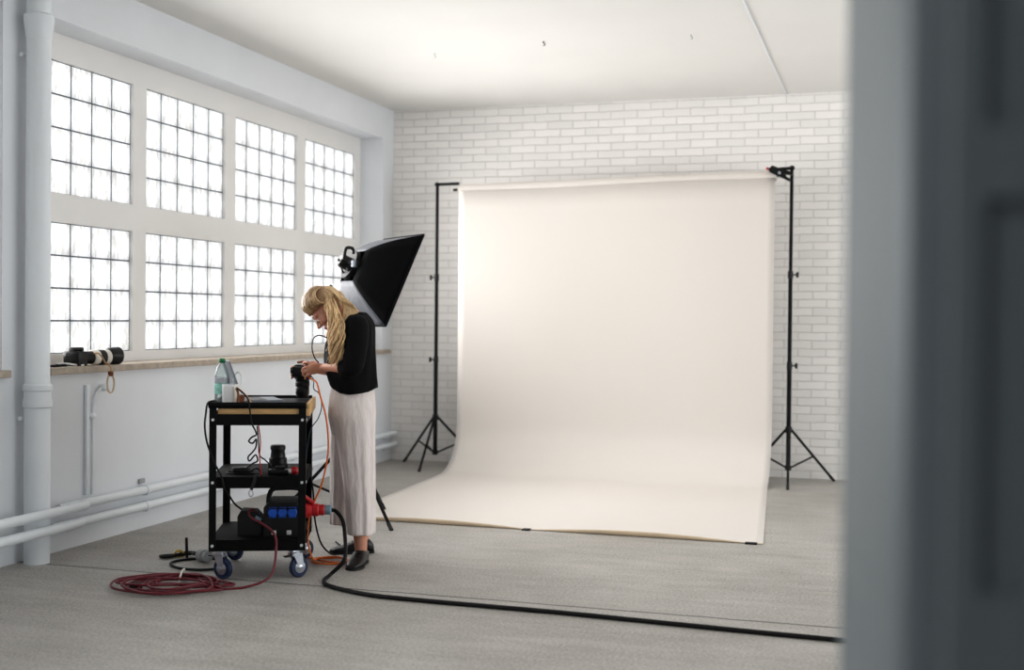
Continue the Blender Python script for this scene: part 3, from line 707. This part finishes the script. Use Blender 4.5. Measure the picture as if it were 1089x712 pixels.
# grey plug with black lead left of the cart
gp = thing('grey_plug_lead', 'black lead with a grey round plug and yellow tie left of the cart', 'cable', (0, 0, 0))
gx = Vector((math.cos(R(-25)), math.sin(R(-25)), 0))
MB().lathe([(.022, 0), (.034, .01), (.034, .05), (.028, .054), (.03, .085), (.02, .09)], origin=(-3.56, 5.86, .036), axis=gx, seg=20).build('plug', M['grey_plastic'], gp)
MB().tube(spline([(-3.56, 5.86, .034), (-3.62, 5.90, .03), (-3.66, 5.95, .02), (-3.72, 5.94, .012), (-3.80, 5.86, .012), (-3.75, 5.86, .012), (-3.70, 5.97, .02), (-3.60, 5.95, .02), (-3.45, 5.93, .012), (-3.38, 5.85, .012)], 7), .009, 8)\
    .tube(spline([(-3.45, 5.93, .008), (-3.62, 5.86, .008), (-3.66, 5.74, .008), (-3.56, 5.64, .008), (-3.42, 5.63, .008), (-3.33, 5.70, .008)], 7), .007, 8).build('cable', M['black_cable'], gp, angle=80)
MB().tube([(-3.675, 5.92, .0), (-3.685, 5.93, .11)], .008, 8).build('cable_stub', M['black_cable'], gp)
MB().tube(spline([(-3.74, 5.92, .004), (-3.735, 5.905, .032), (-3.72, 5.93, .034), (-3.715, 5.95, .004)], 5, True), .006, 8, closed=True).build('tie', M['yellow'], gp)

# ------------------------------------------------------------------ camera on the sill
sc_ = thing('sill_camera', 'black camera with white telephoto lens lying on the window sill', 'camera', (-4.50, 6.05, 1.04), R(-12))
cb = MB().span(-.065, .065, -.035, .035, .0, .085, .010).span(-.03, .03, -.03, .038, .08, .108, .010).span(-.065, -.035, .02, .06, .0, .08, .010)
cb.build('body', M['black_plastic'], sc_)
MB().tube([(.045, 0, .084), (.045, 0, .096)], .014, 14).build('dial', M['black_metal'], sc_)
MB().tube([(-.048, .01, .084), (-.048, .01, .098)], .011, 14).build('dial', M['black_metal'], sc_)
MB().span(-.045, .045, -.038, -.034, .012, .072, .002).build('rear_screen', M['screen'], sc_)
ax_ = (0, 1, .0)
MB().lathe([(.036, 0), (.038, .10), (.043, .12)], origin=(0, .03, .045), axis=ax_, seg=24).build('lens_barrel', M['black_plastic'], sc_)
MB().lathe([(.0435, 0), (.0445, .004), (.0445, .04), (.0435, .044)], origin=(0, .115, .045), axis=ax_, seg=24).build('white_band', M['lens_white'], sc_)
MB().lathe([(.0435, 0), (.045, .003), (.045, .043), (.0435, .046)], origin=(0, .159, .045), axis=ax_, seg=24).build('zoom_ring', M['black_rubber'], sc_)
MB().lathe([(.0435, 0), (.0455, .003), (.0455, .033), (.0435, .036)], origin=(0, .205, .045), axis=ax_, seg=24).build('white_band', M['lens_white'], sc_)
MB().lathe([(.044, 0), (.05, .012), (.053, .08), (.049, .08), (.044, .03), (.01, .03)], origin=(0, .241, .0515), axis=ax_, seg=24).build('lens_hood', M['black_plastic'], sc_)
ss = MB().tube(spline([(.05, .09, .07), (.068, .11, .07), (.078, .13, .045), (.09, .145, .012), (.112, .15, .004), (.128, .15, -.02), (.125, .148, -.05)], 6), .009, 8, flat=(.5, 1))
sso = ss.build('wrist_strap', M['tan'], sc_)
MB().tube(spline([(.125, .148, -.045), (.128, .172, -.085), (.128, .168, -.14), (.127, .148, -.16), (.126, .128, -.14), (.126, .124, -.085)], 6, True), .0055, 8, closed=True).build('cord_loop', M['tan_cord_edge_shade'], sso)
MB().lathe([(.014, 0), (.016, .003), (.016, .025), (.012, .028)], origin=(.127, .148, -.062), axis=(0, 0, 1), seg=14).build('strap_slider', M['brown'], sso)
sc2 = thing('strap_coil', 'thin black and white cord lying on the sill left of the camera', 'cord', (-4.47, 5.90, 1.04))
MB().tube(spline([(-.03, -.10, .007), (.0, -.06, .007), (.02, -.02, .01), (.0, .03, .008), (-.03, .0, .007), (-.01, -.05, .012), (.02, -.08, .010)], 6), .007, 8).build('black_cord', M['black_cable'], sc2)
MB().tube(spline([(-.02, -.04, .016), (.02, .0, .018), (.03, .06, .010), (.01, .10, .007), (.03, .14, .006), (.05, .10, .006)], 6), .0055, 8).build('white_cord', M['white_plastic'], sc2)

# ------------------------------------------------------------------ the woman
W0 = Vector((-2.80, 6.15, 0)); WA = math.atan2(.2922, .9563)
wm = thing('person', 'blonde woman in black top and wide pale trousers bending over a camera', 'person', W0, WA)
def ww(u, d_, z): return W0 + U*u + D*d_ + Z*z      # her own frame to the room

PH = R(52)   # head pitch
HC = Vector((-.132, 0, 1.372)); hf = Vector((-math.cos(PH), 0, -math.sin(PH))); hh = Vector((-math.sin(PH), 0, math.cos(PH))); hs = Vector((0, -1, 0))
HS = .93
Q = Matrix((hf, hs, hh)).transposed()
Q = Q @ Matrix.Rotation(R(8), 3, 'Z')    # a slight turn towards the viewer
def H(f, s_, h): return HC + Q @ Vector((f*HS, s_*HS, h*HS))
body = MB()
def hb_ball(c, r): body.ball(H(*c), tuple(x*HS for x in r), Q)
hb_ball((-.012, 0, .035), (.095, .074, .083)); hb_ball((.012, 0, -.03), (.072, .060, .088)); hb_ball((.066, 0, -.092), (.026, .03, .022))
hb_ball((.045, .0, -.075), (.045, .046, .034))
for s_ in (-1, 1):
    hb_ball((.050, s_*.042, -.022), (.030, .022, .026)); hb_ball((.070, s_*.03, .026), (.020, .026, .012))
    hb_ball((-.008, s_*.074, -.008), (.020, .010, .032)); hb_ball((.068, s_*.031, .003), (.014, .016, .010))
    hb_ball((.095, s_*.012, -.028), (.012, .008, .008))
body.tube([H(.080, 0, .014), H(.096, 0, -.006), H(.108, 0, -.024)], [x*HS for x in (.008, .0095, .0115)], 12, round_ends=True)
body.tube([H(.080, -.020, -.058), H(.090, 0, -.056), H(.080, .020, -.058)], [x*HS for x in (.004, .008, .004)], 10, round_ends=True)
body.tube([H(.078, -.018, -.067), H(.086, 0, -.068), H(.078, .018, -.067)], [x*HS for x in (.004, .0085, .004)], 10, round_ends=True)
# neck and trunk
body.tube(spline([H(-.02, 0, -.03), H(-.045, 0, -.085), (.005, 0, 1.335), (.03, 0, 1.27)], 5), [.052, .05, .052, .075], 18, round_ends=True)
def ell(c, hu, hd, n=28, tilt=0.0):
    return [Vector((c[0] + hu*math.cos(2*math.pi*k/n), c[1] + hd*math.sin(2*math.pi*k/n), c[2] + tilt*math.cos(2*math.pi*k/n))) for k in range(n)]
body.rings([ell((.01, 0, .80), .09, .12), ell((.01, 0, .88), .095, .13), ell((.01, 0, 1.0), .09, .115), ell((0, 0, 1.1), .10, .135), ell((.0, 0, 1.2), .105, .15), ell((.02, 0, 1.28), .08, .15), ell((.03, 0, 1.32), .04, .08)])
# arms (near arm is her left)
shN, elN, wrN = (.045, -.145, 1.285), (.035, -.205, 1.075), (-.145, -.062, 1.060)
shF, elF, wrF = (.02, .145, 1.285), (-.05, .19, 1.035), (-.215, .105, 1.045)
for sh_, el_, wr_ in ((shN, elN, wrN), (shF, elF, wrF)):
    body.tube(spline([sh_, tuple((a+b)/2 for a, b in zip(sh_, el_)), el_], 4), [.05, .044, .037], 14, round_ends=True)
    body.tube(spline([el_, tuple(lerp(a, b, .35) for a, b in zip(el_, wr_)), wr_], 4), [.037, .038, .023], 14, round_ends=True)
def finger(pts, r0): body.tube(spline(pts, 4), [r0, r0*.98, r0*.92, r0*.78], 10, round_ends=True)
# near hand on the right-hand side of the camera
body.tube([(-.145, -.062, 1.060), (-.168, -.066, 1.060), (-.192, -.074, 1.056), (-.208, -.078, 1.052)], [.0225, .027, .030, .027], 14, round_ends=True, flat=(1.05, .62))
finger([(-.202, -.070, 1.078), (-.226, -.064, 1.090), (-.244, -.046, 1.090), (-.258, -.030, 1.082)], .0088)
finger([(-.208, -.080, 1.066), (-.232, -.084, 1.064), (-.250, -.080, 1.055), (-.256, -.076, 1.042)], .0090)
finger([(-.208, -.082, 1.048), (-.230, -.086, 1.043), (-.246, -.082, 1.034), (-.251, -.078, 1.020)], .0088)
finger([(-.204, -.080, 1.030), (-.222, -.085, 1.023), (-.236, -.082, 1.013), (-.240, -.078, 1.001)], .0078)
finger([(-.172, -.052, 1.076), (-.188, -.036, 1.086), (-.208, -.022, 1.090), (-.226, -.014, 1.086)], .0095)
# far hand wrapped round the grip
body.tube([(-.215, .105, 1.045), (-.240, .098, 1.046), (-.266, .090, 1.044), (-.288, .084, 1.042)], [.0225, .027, .031, .028], 14, round_ends=True, flat=(1.05, .62))
for k, (z, l) in enumerate(((1.062, .95), (1.043, 1.05), (1.024, 1.0), (1.006, .82))):
    finger([(-.290, .084, z), (-.318, .074, z-.001), (-.3315, .074-.034*l, z-.004), (-.3300, .074-.060*l, z-.008)], (.0088, .0090, .0088, .0078)[k])
finger([(-.245, .088, 1.066), (-.262, .066, 1.084), (-.280, .042, 1.088), (-.296, .020, 1.086)], .0095)
# legs
hipN, knN, anN = (.02, -.065, .84), (.05, -.095, .48), (.072, -.085, .085)
hipF, knF, anF = (.02, .065, .84), (.0, .15, .47), (.045, .235, .085)
for a, b, c_ in ((hipN, knN, anN), (hipF, knF, anF)):
    body.tube(spline([a, tuple(lerp(p, q, .5) for p, q in zip(a, b)), b], 4), [.07, .062, .05], 16, round_ends=True)
    body.tube(spline([b, tuple(lerp(p, q, .35) for p, q in zip(b, c_)), c_], 4), [.052, .053, .034], 16, round_ends=True)
ftN = Vector((-.14, -.99, 0)).normalized(); ftF = Vector((-.985, -.17, 0)).normalized()
for an, ft in ((anN, ftN), (anF, ftF)):
    a = Vector(an); body.tube([a + V(0, 0, .0), a + ft*.015 - V(0, 0, .04), a + ft*.07 - V(0, 0, .056), a + ft*.13 - V(0, 0, .060)], [.034, .030, .020, .014], 12, round_ends=True)
bo = bake(body.build('body', [M['skin'], M['lips']], wm, smooth=False), .0042, 2, .5)
mouth = H(.092, 0, -.062)
for pgn in bo.data.polygons:
    if (pgn.center - mouth).length < .022 and abs((pgn.center - mouth).dot(Q @ Vector((0, 0, 1)))) < .0095 and (pgn.center-mouth).dot(Q @ Vector((1, 0, 0))) > -.010: pgn.material_index = 1
for s_ in (-1, 1):
    e = MB().ball(H(.0765, s_*.031, .000), .0085, None, 14, 10).build('eye', M['eyewhite'], wm)
    MB().ball(H(.0835, s_*.031, -.004), (.0035, .0035, .0035), None, 10, 8).build('iris', M['iris'], e)
    MB().tube([H(.088, s_*.014, .030), H(.088, s_*.030, .036), H(.074, s_*.05, .030)], .0035, 8, round_ends=True).build('eyebrow', M['brow'], wm)
g = MB()
for s_ in (-1, 1):
    g.tube(spline([H(.097+.004*math.cos(a), s_*.034 + .021*math.cos(a)*1.0, -.004+.017*math.sin(a)) for a in [2*math.pi*k/10 for k in range(10)]], 3, True), .0013, 6, closed=True)
    g.tube([H(.098, s_*.055, .0), H(.06, s_*.072, .004), H(-.005, s_*.078, .006)], .0013, 6)
g.tube([H(.100, -.013, .0), H(.104, 0, .004), H(.100, .013, .0)], .0013, 6)
g.build('glasses', M['lens_clear'], wm)
# blouse
bl = MB()
secs = [(.922, .024, .122, .178, 0), (.96, .018, .127, .180, 0), (1.0, .010, .134, .182, 0), (1.05, .0, .139, .182, 0), (1.12, -.002, .139, .186, 0), (1.19, -.001, .134, .186, 0), (1.25, .010, .122, .182, 0), (1.295, .030, .098, .172, 0), (1.328, .036, .074, .125, 0), (1.352, .030, .058, .082, 0), (1.366, .026, .050, .066, 0)]
bl.rings([[Vector((p.x*(1+.0), p.y, p.z + .006*math.sin(p.y*40+p.x*25)*(1 if z < 1.0 else 0))) for p in [Vector((c0 + (hu+.006*math.sin(5*a+z*9)+.004*math.sin(11*a-z*14))*math.cos(a), (hd+.005*math.sin(7*a+z*12))*math.sin(a), z + (.03*math.cos(a)**2 if z < .93 else 0))) for a in [2*math.pi*k/40 for k in range(40)]]] for z, c0, hu, hd, tl in secs])
bl.tube(spline([(.045, -.13, 1.288), (.048, -.175, 1.20), (.040, -.207, 1.09)], 5), [.066, .066, .058], 20, round_ends=True)
bl.tube(spline([(.042, -.205, 1.10), (.030, -.205, 1.075), (.012, -.195, 1.070), (-.022, -.168, 1.068)], 5), [.056, .058, .054, .048], 20)
bl.tube(spline([(.02, .13, 1.288), (-.03, .175, 1.18), (-.052, .192, 1.045)], 5), [.066, .066, .058], 20, round_ends=True)
bl.tube(spline([(-.045, .19, 1.06), (-.056, .19, 1.030), (-.095, .172, 1.028), (-.135, .150, 1.035)], 5), [.056, .058, .052, .046], 20)
bake(bl.build('blouse', M['blouse'], wm, smooth=False), .0075, 3, .5)
# trousers
tr = MB()
def legsec(zs, ph, amp):
    out = []
    for z, cu, cd, hu, hd in zs:
        ring = []
        for k in range(56):
            a = 2*math.pi*k/56
            fol = 1 + amp*(math.sin(6*a + ph + z*1.5)*.5 + math.sin(11*a - z*2.2 + ph)*.35 + math.sin(17*a + z*3)*.2)*min(1, (1.0-z)*1.4)
            ring.append(Vector((cu + hu*fol*math.cos(a), cd + hd*fol*math.sin(a), z + .004*math.sin(3*a+ph))))
        out.append(ring)
    return out
def dens(zs):
    out = []
    for i in range(len(zs)-1):
        for k in range(4): out.append(tuple(lerp(a, b, k/4) for a, b in zip(zs[i], zs[i+1])))
    return out + [zs[-1]]
tr.rings(legsec(dens([(.165, .073, -.088, .072, .088), (.30, .068, -.09, .078, .09), (.45, .060, -.088, .085, .095), (.62, .045, -.082, .098, .10), (.78, .03, -.07, .112, .105), (.90, .02, -.05, .105, .10)]), .4, .11))
tr.rings(legsec(dens([(.172, -.035, .185, .104, .095), (.30, -.033, .165, .102, .098), (.45, -.028, .14, .104, .10), (.62, -.012, .10, .115, .105), (.78, .004, .075, .120, .105), (.90, .01, .05, .105, .10)]), 2.1, .10))
tr.rings(legsec(dens([(.70, .012, 0, .115, .15), (.80, .008, 0, .132, .168), (.90, .006, 0, .124, .162), (.965, .008, 0, .112, .148), (.99, .008, 0, .108, .142)]), 1.2, .03))
bake(tr.build('trousers', M['trousers'], wm, smooth=False), .007, 3, .5)
# shoes
def shoe(an, ft, nm):
    base = Vector((an[0], an[1], 0)); sd_ = Vector((-ft.y, ft.x, 0)); L = .25; o0 = base - ft*.062
    up = MB(); rings = []
    for t_, w_, h_, zb in ((0, .012, .030, .012), (.02, .026, .052, .011), (.10, .036, .078, .011), (.22, .040, .084, .011), (.36, .040, .082, .011), (.46, .041, .070, .011), (.60, .044, .054, .011), (.74, .045, .041, .011), (.87, .039, .035, .011), (.96, .026, .028, .011), (1.0, .010, .020, .012)):
        ring = []
        for k in range(20):
            a = 2*math.pi*k/20; c_, s__ = math.cos(a), math.sin(a)
            x = w_*(abs(c_)**.8)*(1 if c_ > 0 else -1); zc = (zb+h_)/2; hz = (h_-zb)/2
            z = zc + hz*(abs(s__)**(.8 if s__ > 0 else .45))*(1 if s__ > 0 else -1)
            ring.append(o0 + ft*(t_*L) + sd_*x + Z*z)
        rings.append(ring)
    up.rings(rings)
    so = up.build('shoe', M['shoe'], wm, angle=60)
    sl_ = MB(); poly = [(0, .02), (.01, .030), (.12, .036), (.30, .034), (.45, .037), (.62, .047), (.76, .048), (.90, .040), (.98, .026), (1.01, .010)]
    pts = [(t_, w_) for t_, w_ in poly] + [(t_, -w_) for t_, w_ in reversed(poly)]
    q = [o0 + ft*(t_*L) + sd_*w_ for t_, w_ in pts]
    sl_.prism([(p.x, p.y) for p in q], .0005, .014)
    q2 = [o0 + ft*(t_*L) + sd_*w_ for t_, w_ in ((0, .024), (.26, .032), (.26, -.032), (0, -.024))]
    sl_.build('sole', M['sole'], so)
    lc = MB()
    for j in range(3): 
        p = o0 + ft*((.43+.07*j)*L) + Z*(.076-.010*j)
        lc.tube([p - sd_*.014, p + Z*.003, p + sd_*.014], .0022, 6)
    lc.build('laces', M['sole'], so)
shoe(anN, ftN, 'n'); shoe(anF, ftF, 'f')
# hair: a cap with swept-back strands, a small knot and long wavy locks
hm_ = MB(); tint_list = []
def strand(pts, r, tint, n=5, seg=6):
    n0 = len(hm_.bm.verts); hm_.tube(spline(pts, n), r, seg, round_ends=False)
    tint_list.extend([tint]*(len(hm_.bm.verts)-n0))
random.seed(11)
def scalp(th, ph, off):
    """point over the skull: th from the front hairline (0) over the top to the nape (1); ph sideways -1..1"""
    a = lerp(R(18), R(205), th); b_ = ph*R(88)
    f = math.cos(a)*math.cos(b_); h = math.sin(a)*math.cos(b_) ; s_ = math.sin(b_)
    return H(-.014 + f*(.098+off), s_*(.078+off), .034 + h*(.086+off))
# cap
n0 = len(hm_.bm.verts); rows_ = []
for i in range(15):
    th = i/14; row = []
    for j in range(21):
        ph = -1 + j/10
        row.append(hm_.bm.verts.new(scalp(th, ph, .010 + .012*math.sin(math.pi*th))))
    rows_.append(row)
for i in range(14):
    for j in range(20): hm_.bm.faces.new((rows_[i][j], rows_[i][j+1], rows_[i+1][j+1], rows_[i+1][j]))
# side of the head down to the ear
tint_list.extend([.12]*(len(hm_.bm.verts)-n0))
for side_ in (-1, 1):
    for k in range(110):
        ph0 = side_*(k+.5)/110*1.12; th0 = -.02 + .05*random.random() + .10*max(0, abs(ph0)-.7)
        pts = []
        knot = H(-.118, side_*.014*random.random(), .070)
        for q in range(6):
            t_ = q/5
            th = lerp(th0, .66, t_); ph = lerp(ph0, side_*.08, t_**1.6)
            lift = .007 + .034*math.sin(math.pi*min(1, t_*1.05))**.8 + .005*random.random()
            pts.append(scalp(th, ph, lift))
        pts[-1] = pts[-1].lerp(knot, .6)
        strand(pts, [.0018, .0038, .0045, .0042, .003], min(1, max(0, random.gauss(.27, .22))))
    # hair behind the ears falling to the nape
    for k in range(22):
        ph0 = side_*lerp(.25, 1.0, k/21)
        pts = [scalp(.58, ph0*.5, .016), scalp(.75, ph0*.8, .018), scalp(.92, ph0*.95, .018), scalp(1.02, ph0, .016)]
        strand(pts, [.005, .007, .007, .004], min(1, max(0, random.gauss(.5, .2))))
n0 = len(hm_.bm.verts); hm_.ball(H(-.075, 0, -.015), (.045, .066, .066), None, 16, 10); tint_list.extend([.30]*(len(hm_.bm.verts)-n0))
# long locks: near side over her left shoulder, then the far side
for grp, (nl, u0, u1, d0, d1, zb0, zb1) in enumerate(((150, -.084, -.018, -.222, -.186, 1.07, 1.17), (40, -.135, -.085, .03, .09, 1.15, 1.25))):
    for k in range(nl):
        f_ = random.random(); sgn_ = 1 if grp == 0 else -1
        root = H(lerp(-.02, -.085, f_), sgn_*lerp(.080, .064, f_), lerp(.02, .045, random.random()))
        if grp == 0 and k < 60: root = scalp(.95, .75 + .25*random.random(), .02)
        ue = lerp(u0, u1, f_) + random.uniform(-.012, .012); de = random.uniform(d0, d1); ze = random.uniform(zb0, zb1)
        ph_ = random.uniform(0, 1.2) + f_*2; amp = random.uniform(.012, .022); ph_ = (k % 6)*1.05 + random.uniform(-.35, .35)
        pts = [root]
        for q in range(1, 9):
            t_ = q/8
            pull = t_**.8
            u_ = lerp(root.x, ue, pull) + amp*math.sin(t_*11+ph_)*t_**.5 + .022*math.sin(math.pi*t_)
            d__ = lerp(root.y, de, min(1, t_*1.45)**.8) + amp*.8*math.cos(t_*11+ph_)
            pts.append(Vector((u_, d__, lerp(root.z, ze, t_))))
        strand(pts, [.003, .0044, .0044, .0038, .0012], min(1, max(0, random.gauss(.74 + (.12 if grp else 0), .28))), 4)
# shiny sweep from nape over the back of the neck
for k in range(34):
    f_ = k/33
    a = scalp(.80+.1*f_, .45, .022); b_ = Vector((lerp(-.03, .040, f_), -.068, lerp(1.380, 1.356, f_))); c_ = Vector((lerp(-.05, .0, f_), -.125, 1.25+.02*random.random()))
    strand([a, a.lerp(b_, .5)+Vector((.012, -.02, .01)), b_, c_], [.005, .008, .007, .003], min(1, max(0, random.gauss(.72, .15))))
ho = hm_.build('hair', M['hair'], wm, angle=80)
at_ = ho.data.attributes.new('tint', 'FLOAT', 'POINT')
at_.data.foreach_set('value', tint_list[:len(ho.data.vertices)] + [.4]*max(0, len(ho.data.vertices)-len(tint_list)))
MB().box(H(-.116, .012, .074), (.03, .016, .016), Q, .004).build('hair_clip', M['black_plastic'], wm)

# ---- the camera in her hands (lens pointing down onto the cart)
hc = thing('handheld_camera', 'black camera held lens-down by the woman above the cart corner', 'camera', W0, WA)
u0 = -.268
cbm = MB().span(u0-.047, u0+.043, -.062, .062, 1.010, 1.066, .008).span(u0-.04, u0+.0, -.026, .03, 1.004, 1.075, .006)
cbm.span(u0-.05, u0+.04, .035, .066, .990, 1.062, .010)
cbm.build('body', M['black_plastic'], hc)
MB().lathe([(.037, 1.012), (.037, .985), (.034, .98), (.034, .955), (.037, .95), (.037, .915), (.034, .91), (.0345, .899), (.03, .899)], origin=(u0+.002, 0, 0), seg=26).build('lens', M['black_plastic'], hc)
MB().lathe([(.0372, .984), (.0385, .98), (.0385, .958), (.0372, .955)], origin=(u0+.002, 0, 0), seg=26).build('zoom_ring', M['black_rubber'], hc)
MB().tube([(u0-.03, -.045, 1.04), (u0-.055, -.045, 1.04)], .012, 12).build('dial', M['black_metal'], hc)
MB().tube([(u0-.03, -.02, 1.05), (u0-.06, -.02, 1.05)], .009, 12).build('dial', M['black_metal'], hc)
MB().span(u0-.036, u0+.03, -.045, .03, 1.066, 1.070, .001).build('rear_screen', M['screen'], hc)
MB().tube(spline([(-.108, -.03, 1.215), (-.150, -.03, 1.232), (-.180, -.02, 1.236), (-.205, -.03, 1.215), (-.208, -.04, 1.16), (-.19, -.05, 1.11), (-.172, -.045, 1.088), (-.20, -.03, 1.075), (u0+.042, -.04, 1.055)], 6), .0032, 8).build('strap', M['black_cable'], hc)

# tether cables
cable('tether_cable', 'orange tether cable hanging from the camera to a coil by her shoes',
      [ww(u0+.03, -.05, 1.02), ww(-.20, -.10, 1.0), ww(-.165, -.15, .985), ww(-.135, -.2, .91), ww(-.105, -.22, .82), ww(-.09, -.225, .71), ww(-.092, -.22, .60), ww(-.125, -.2, .45), ww(-.165, -.2, .35), ww(-.195, -.2, .24), ww(-.195, -.2, .13), ww(-.17, -.2, .05), (-2.965, 6.12, .008), (-2.86, 6.17, .008), (-2.78, 6.09, .008), (-2.83, 5.99, .010), (-2.94, 6.0, .008), (-2.985, 6.08, .012), (-2.90, 6.15, .014), (-2.79, 6.11, .014), (-2.79, 6.02, .012), (-2.88, 5.975, .012), (-2.965, 6.03, .014), (-2.93, 6.12, .018), (-2.83, 6.13, .018), (-2.80, 6.05, .008), (-2.9, 6.06, .007), (-3.05, 6.13, .007), (-3.2, 6.2, .007)], .0048, 'orange_cable', 9)
cable('thin_cable', 'thin blue-green cable hanging from the camera to the cart side',
      [ww(u0+.038, -.055, 1.03), ww(-.19, -.10, 1.0), ww(-.185, -.12, .95), ww(-.155, -.13, .925), ww(-.14, -.13, .86), ww(-.16, -.12, .79), ww(-.2, -.1, .735), ww(-.22, -.08, .65), ww(-.238, -.05, .53)], .0028, 'blue_cable')
cable('floor_cable', 'black cable hanging from the cart side to the floor behind the plug',
      [cw(.25, .30, .49), cw(.262, .32, .40), cw(.268, .38, .25), cw(.30, .45, .10), cw(.36, .60, .010), cw(.40, .80, .008), cw(.36, 1.0, .008)], .005, 'black_cable')

# ------------------------------------------------------------------ light
sc = bpy.context.scene
wd = bpy.data.worlds.new('sky'); sc.world = wd; wd.use_nodes = True
bg = wd.node_tree.nodes['Background']; bg.inputs['Color'].default_value = (.99, .99, .985, 1); bg.inputs['Strength'].default_value = 2.25
def area(name, loc, rot, sx, sy, power, col, spread=180):
    l = bpy.data.lights.new(name, 'AREA'); l.shape = 'RECTANGLE'; l.size = sx; l.size_y = sy; l.energy = power; l.color = col; l.spread = R(spread)
    o = bpy.data.objects.new(name, l); C.objects.link(o); o.location = loc; o.rotation_euler = rot; return o
# daylight coming in through the glass blocks, and through the windows of the opposite, unseen side
area('daylight_far_windows', (-4.64, 8.05, 1.95), (0, R(-90), 0), 1.7, 4.1, 80, (1, .99, .98), 115)
area('daylight_near_windows', (-4.64, 3.2, 1.95), (0, R(-90), 0), 1.7, 3.8, 40, (.98, .99, 1), 110)
area('daylight_opposite_windows', (4.4, 6.0, 1.7), (0, R(90), 0), 2.4, 6.0, 150, (.97, .985, 1))
area('hall_fill', (-1.6, -1.2, 3.2), (0, 0, 0), 1.5, 1.5, 34, (.95, .98, 1))  # unseen fill lamp added to brighten the door face and wall edge

# ------------------------------------------------------------------ camera
cd = bpy.data.cameras.new('photo_camera'); cam = bpy.data.objects.new('photo_camera', cd); C.objects.link(cam); sc.camera = cam
Xc = Vector((0.9562511, 0.0131762, -0.2922503)); Yc = Vector((0.2923899, -0.0102980, 0.9562437)); Zc = Vector((0.0095901, -0.9998602, -0.0137001))
right = Vector((Xc[0], Yc[0], Zc[0])); down = Vector((Xc[1], Yc[1], Zc[1])); fwd = Vector((Xc[2], Yc[2], Zc[2]))
mw = Matrix((right, -down, -fwd)).transposed().to_4x4(); mw.translation = (0, 0, 1.34)
cam.matrix_world = mw
cd.sensor_fit = 'HORIZONTAL'; cd.sensor_width = 36; cd.lens = 1300*36/1089
cd.clip_start = .05; cd.clip_end = 100
cd.dof.use_dof = True; cd.dof.focus_distance = 6.7; cd.dof.aperture_fstop = 1.5

sc.view_settings.view_transform = 'Standard'; sc.view_settings.look = 'None'
sc.view_settings.exposure = 0.36; sc.view_settings.gamma = 0.9
sc.cycles.use_denoising = True
sc.cycles.max_bounces = 10; sc.cycles.diffuse_bounces = 6; sc.cycles.glossy_bounces = 3; sc.cycles.transmission_bounces = 4; sc.cycles.transparent_max_bounces = 8
sc.cycles.sample_clamp_indirect = 6
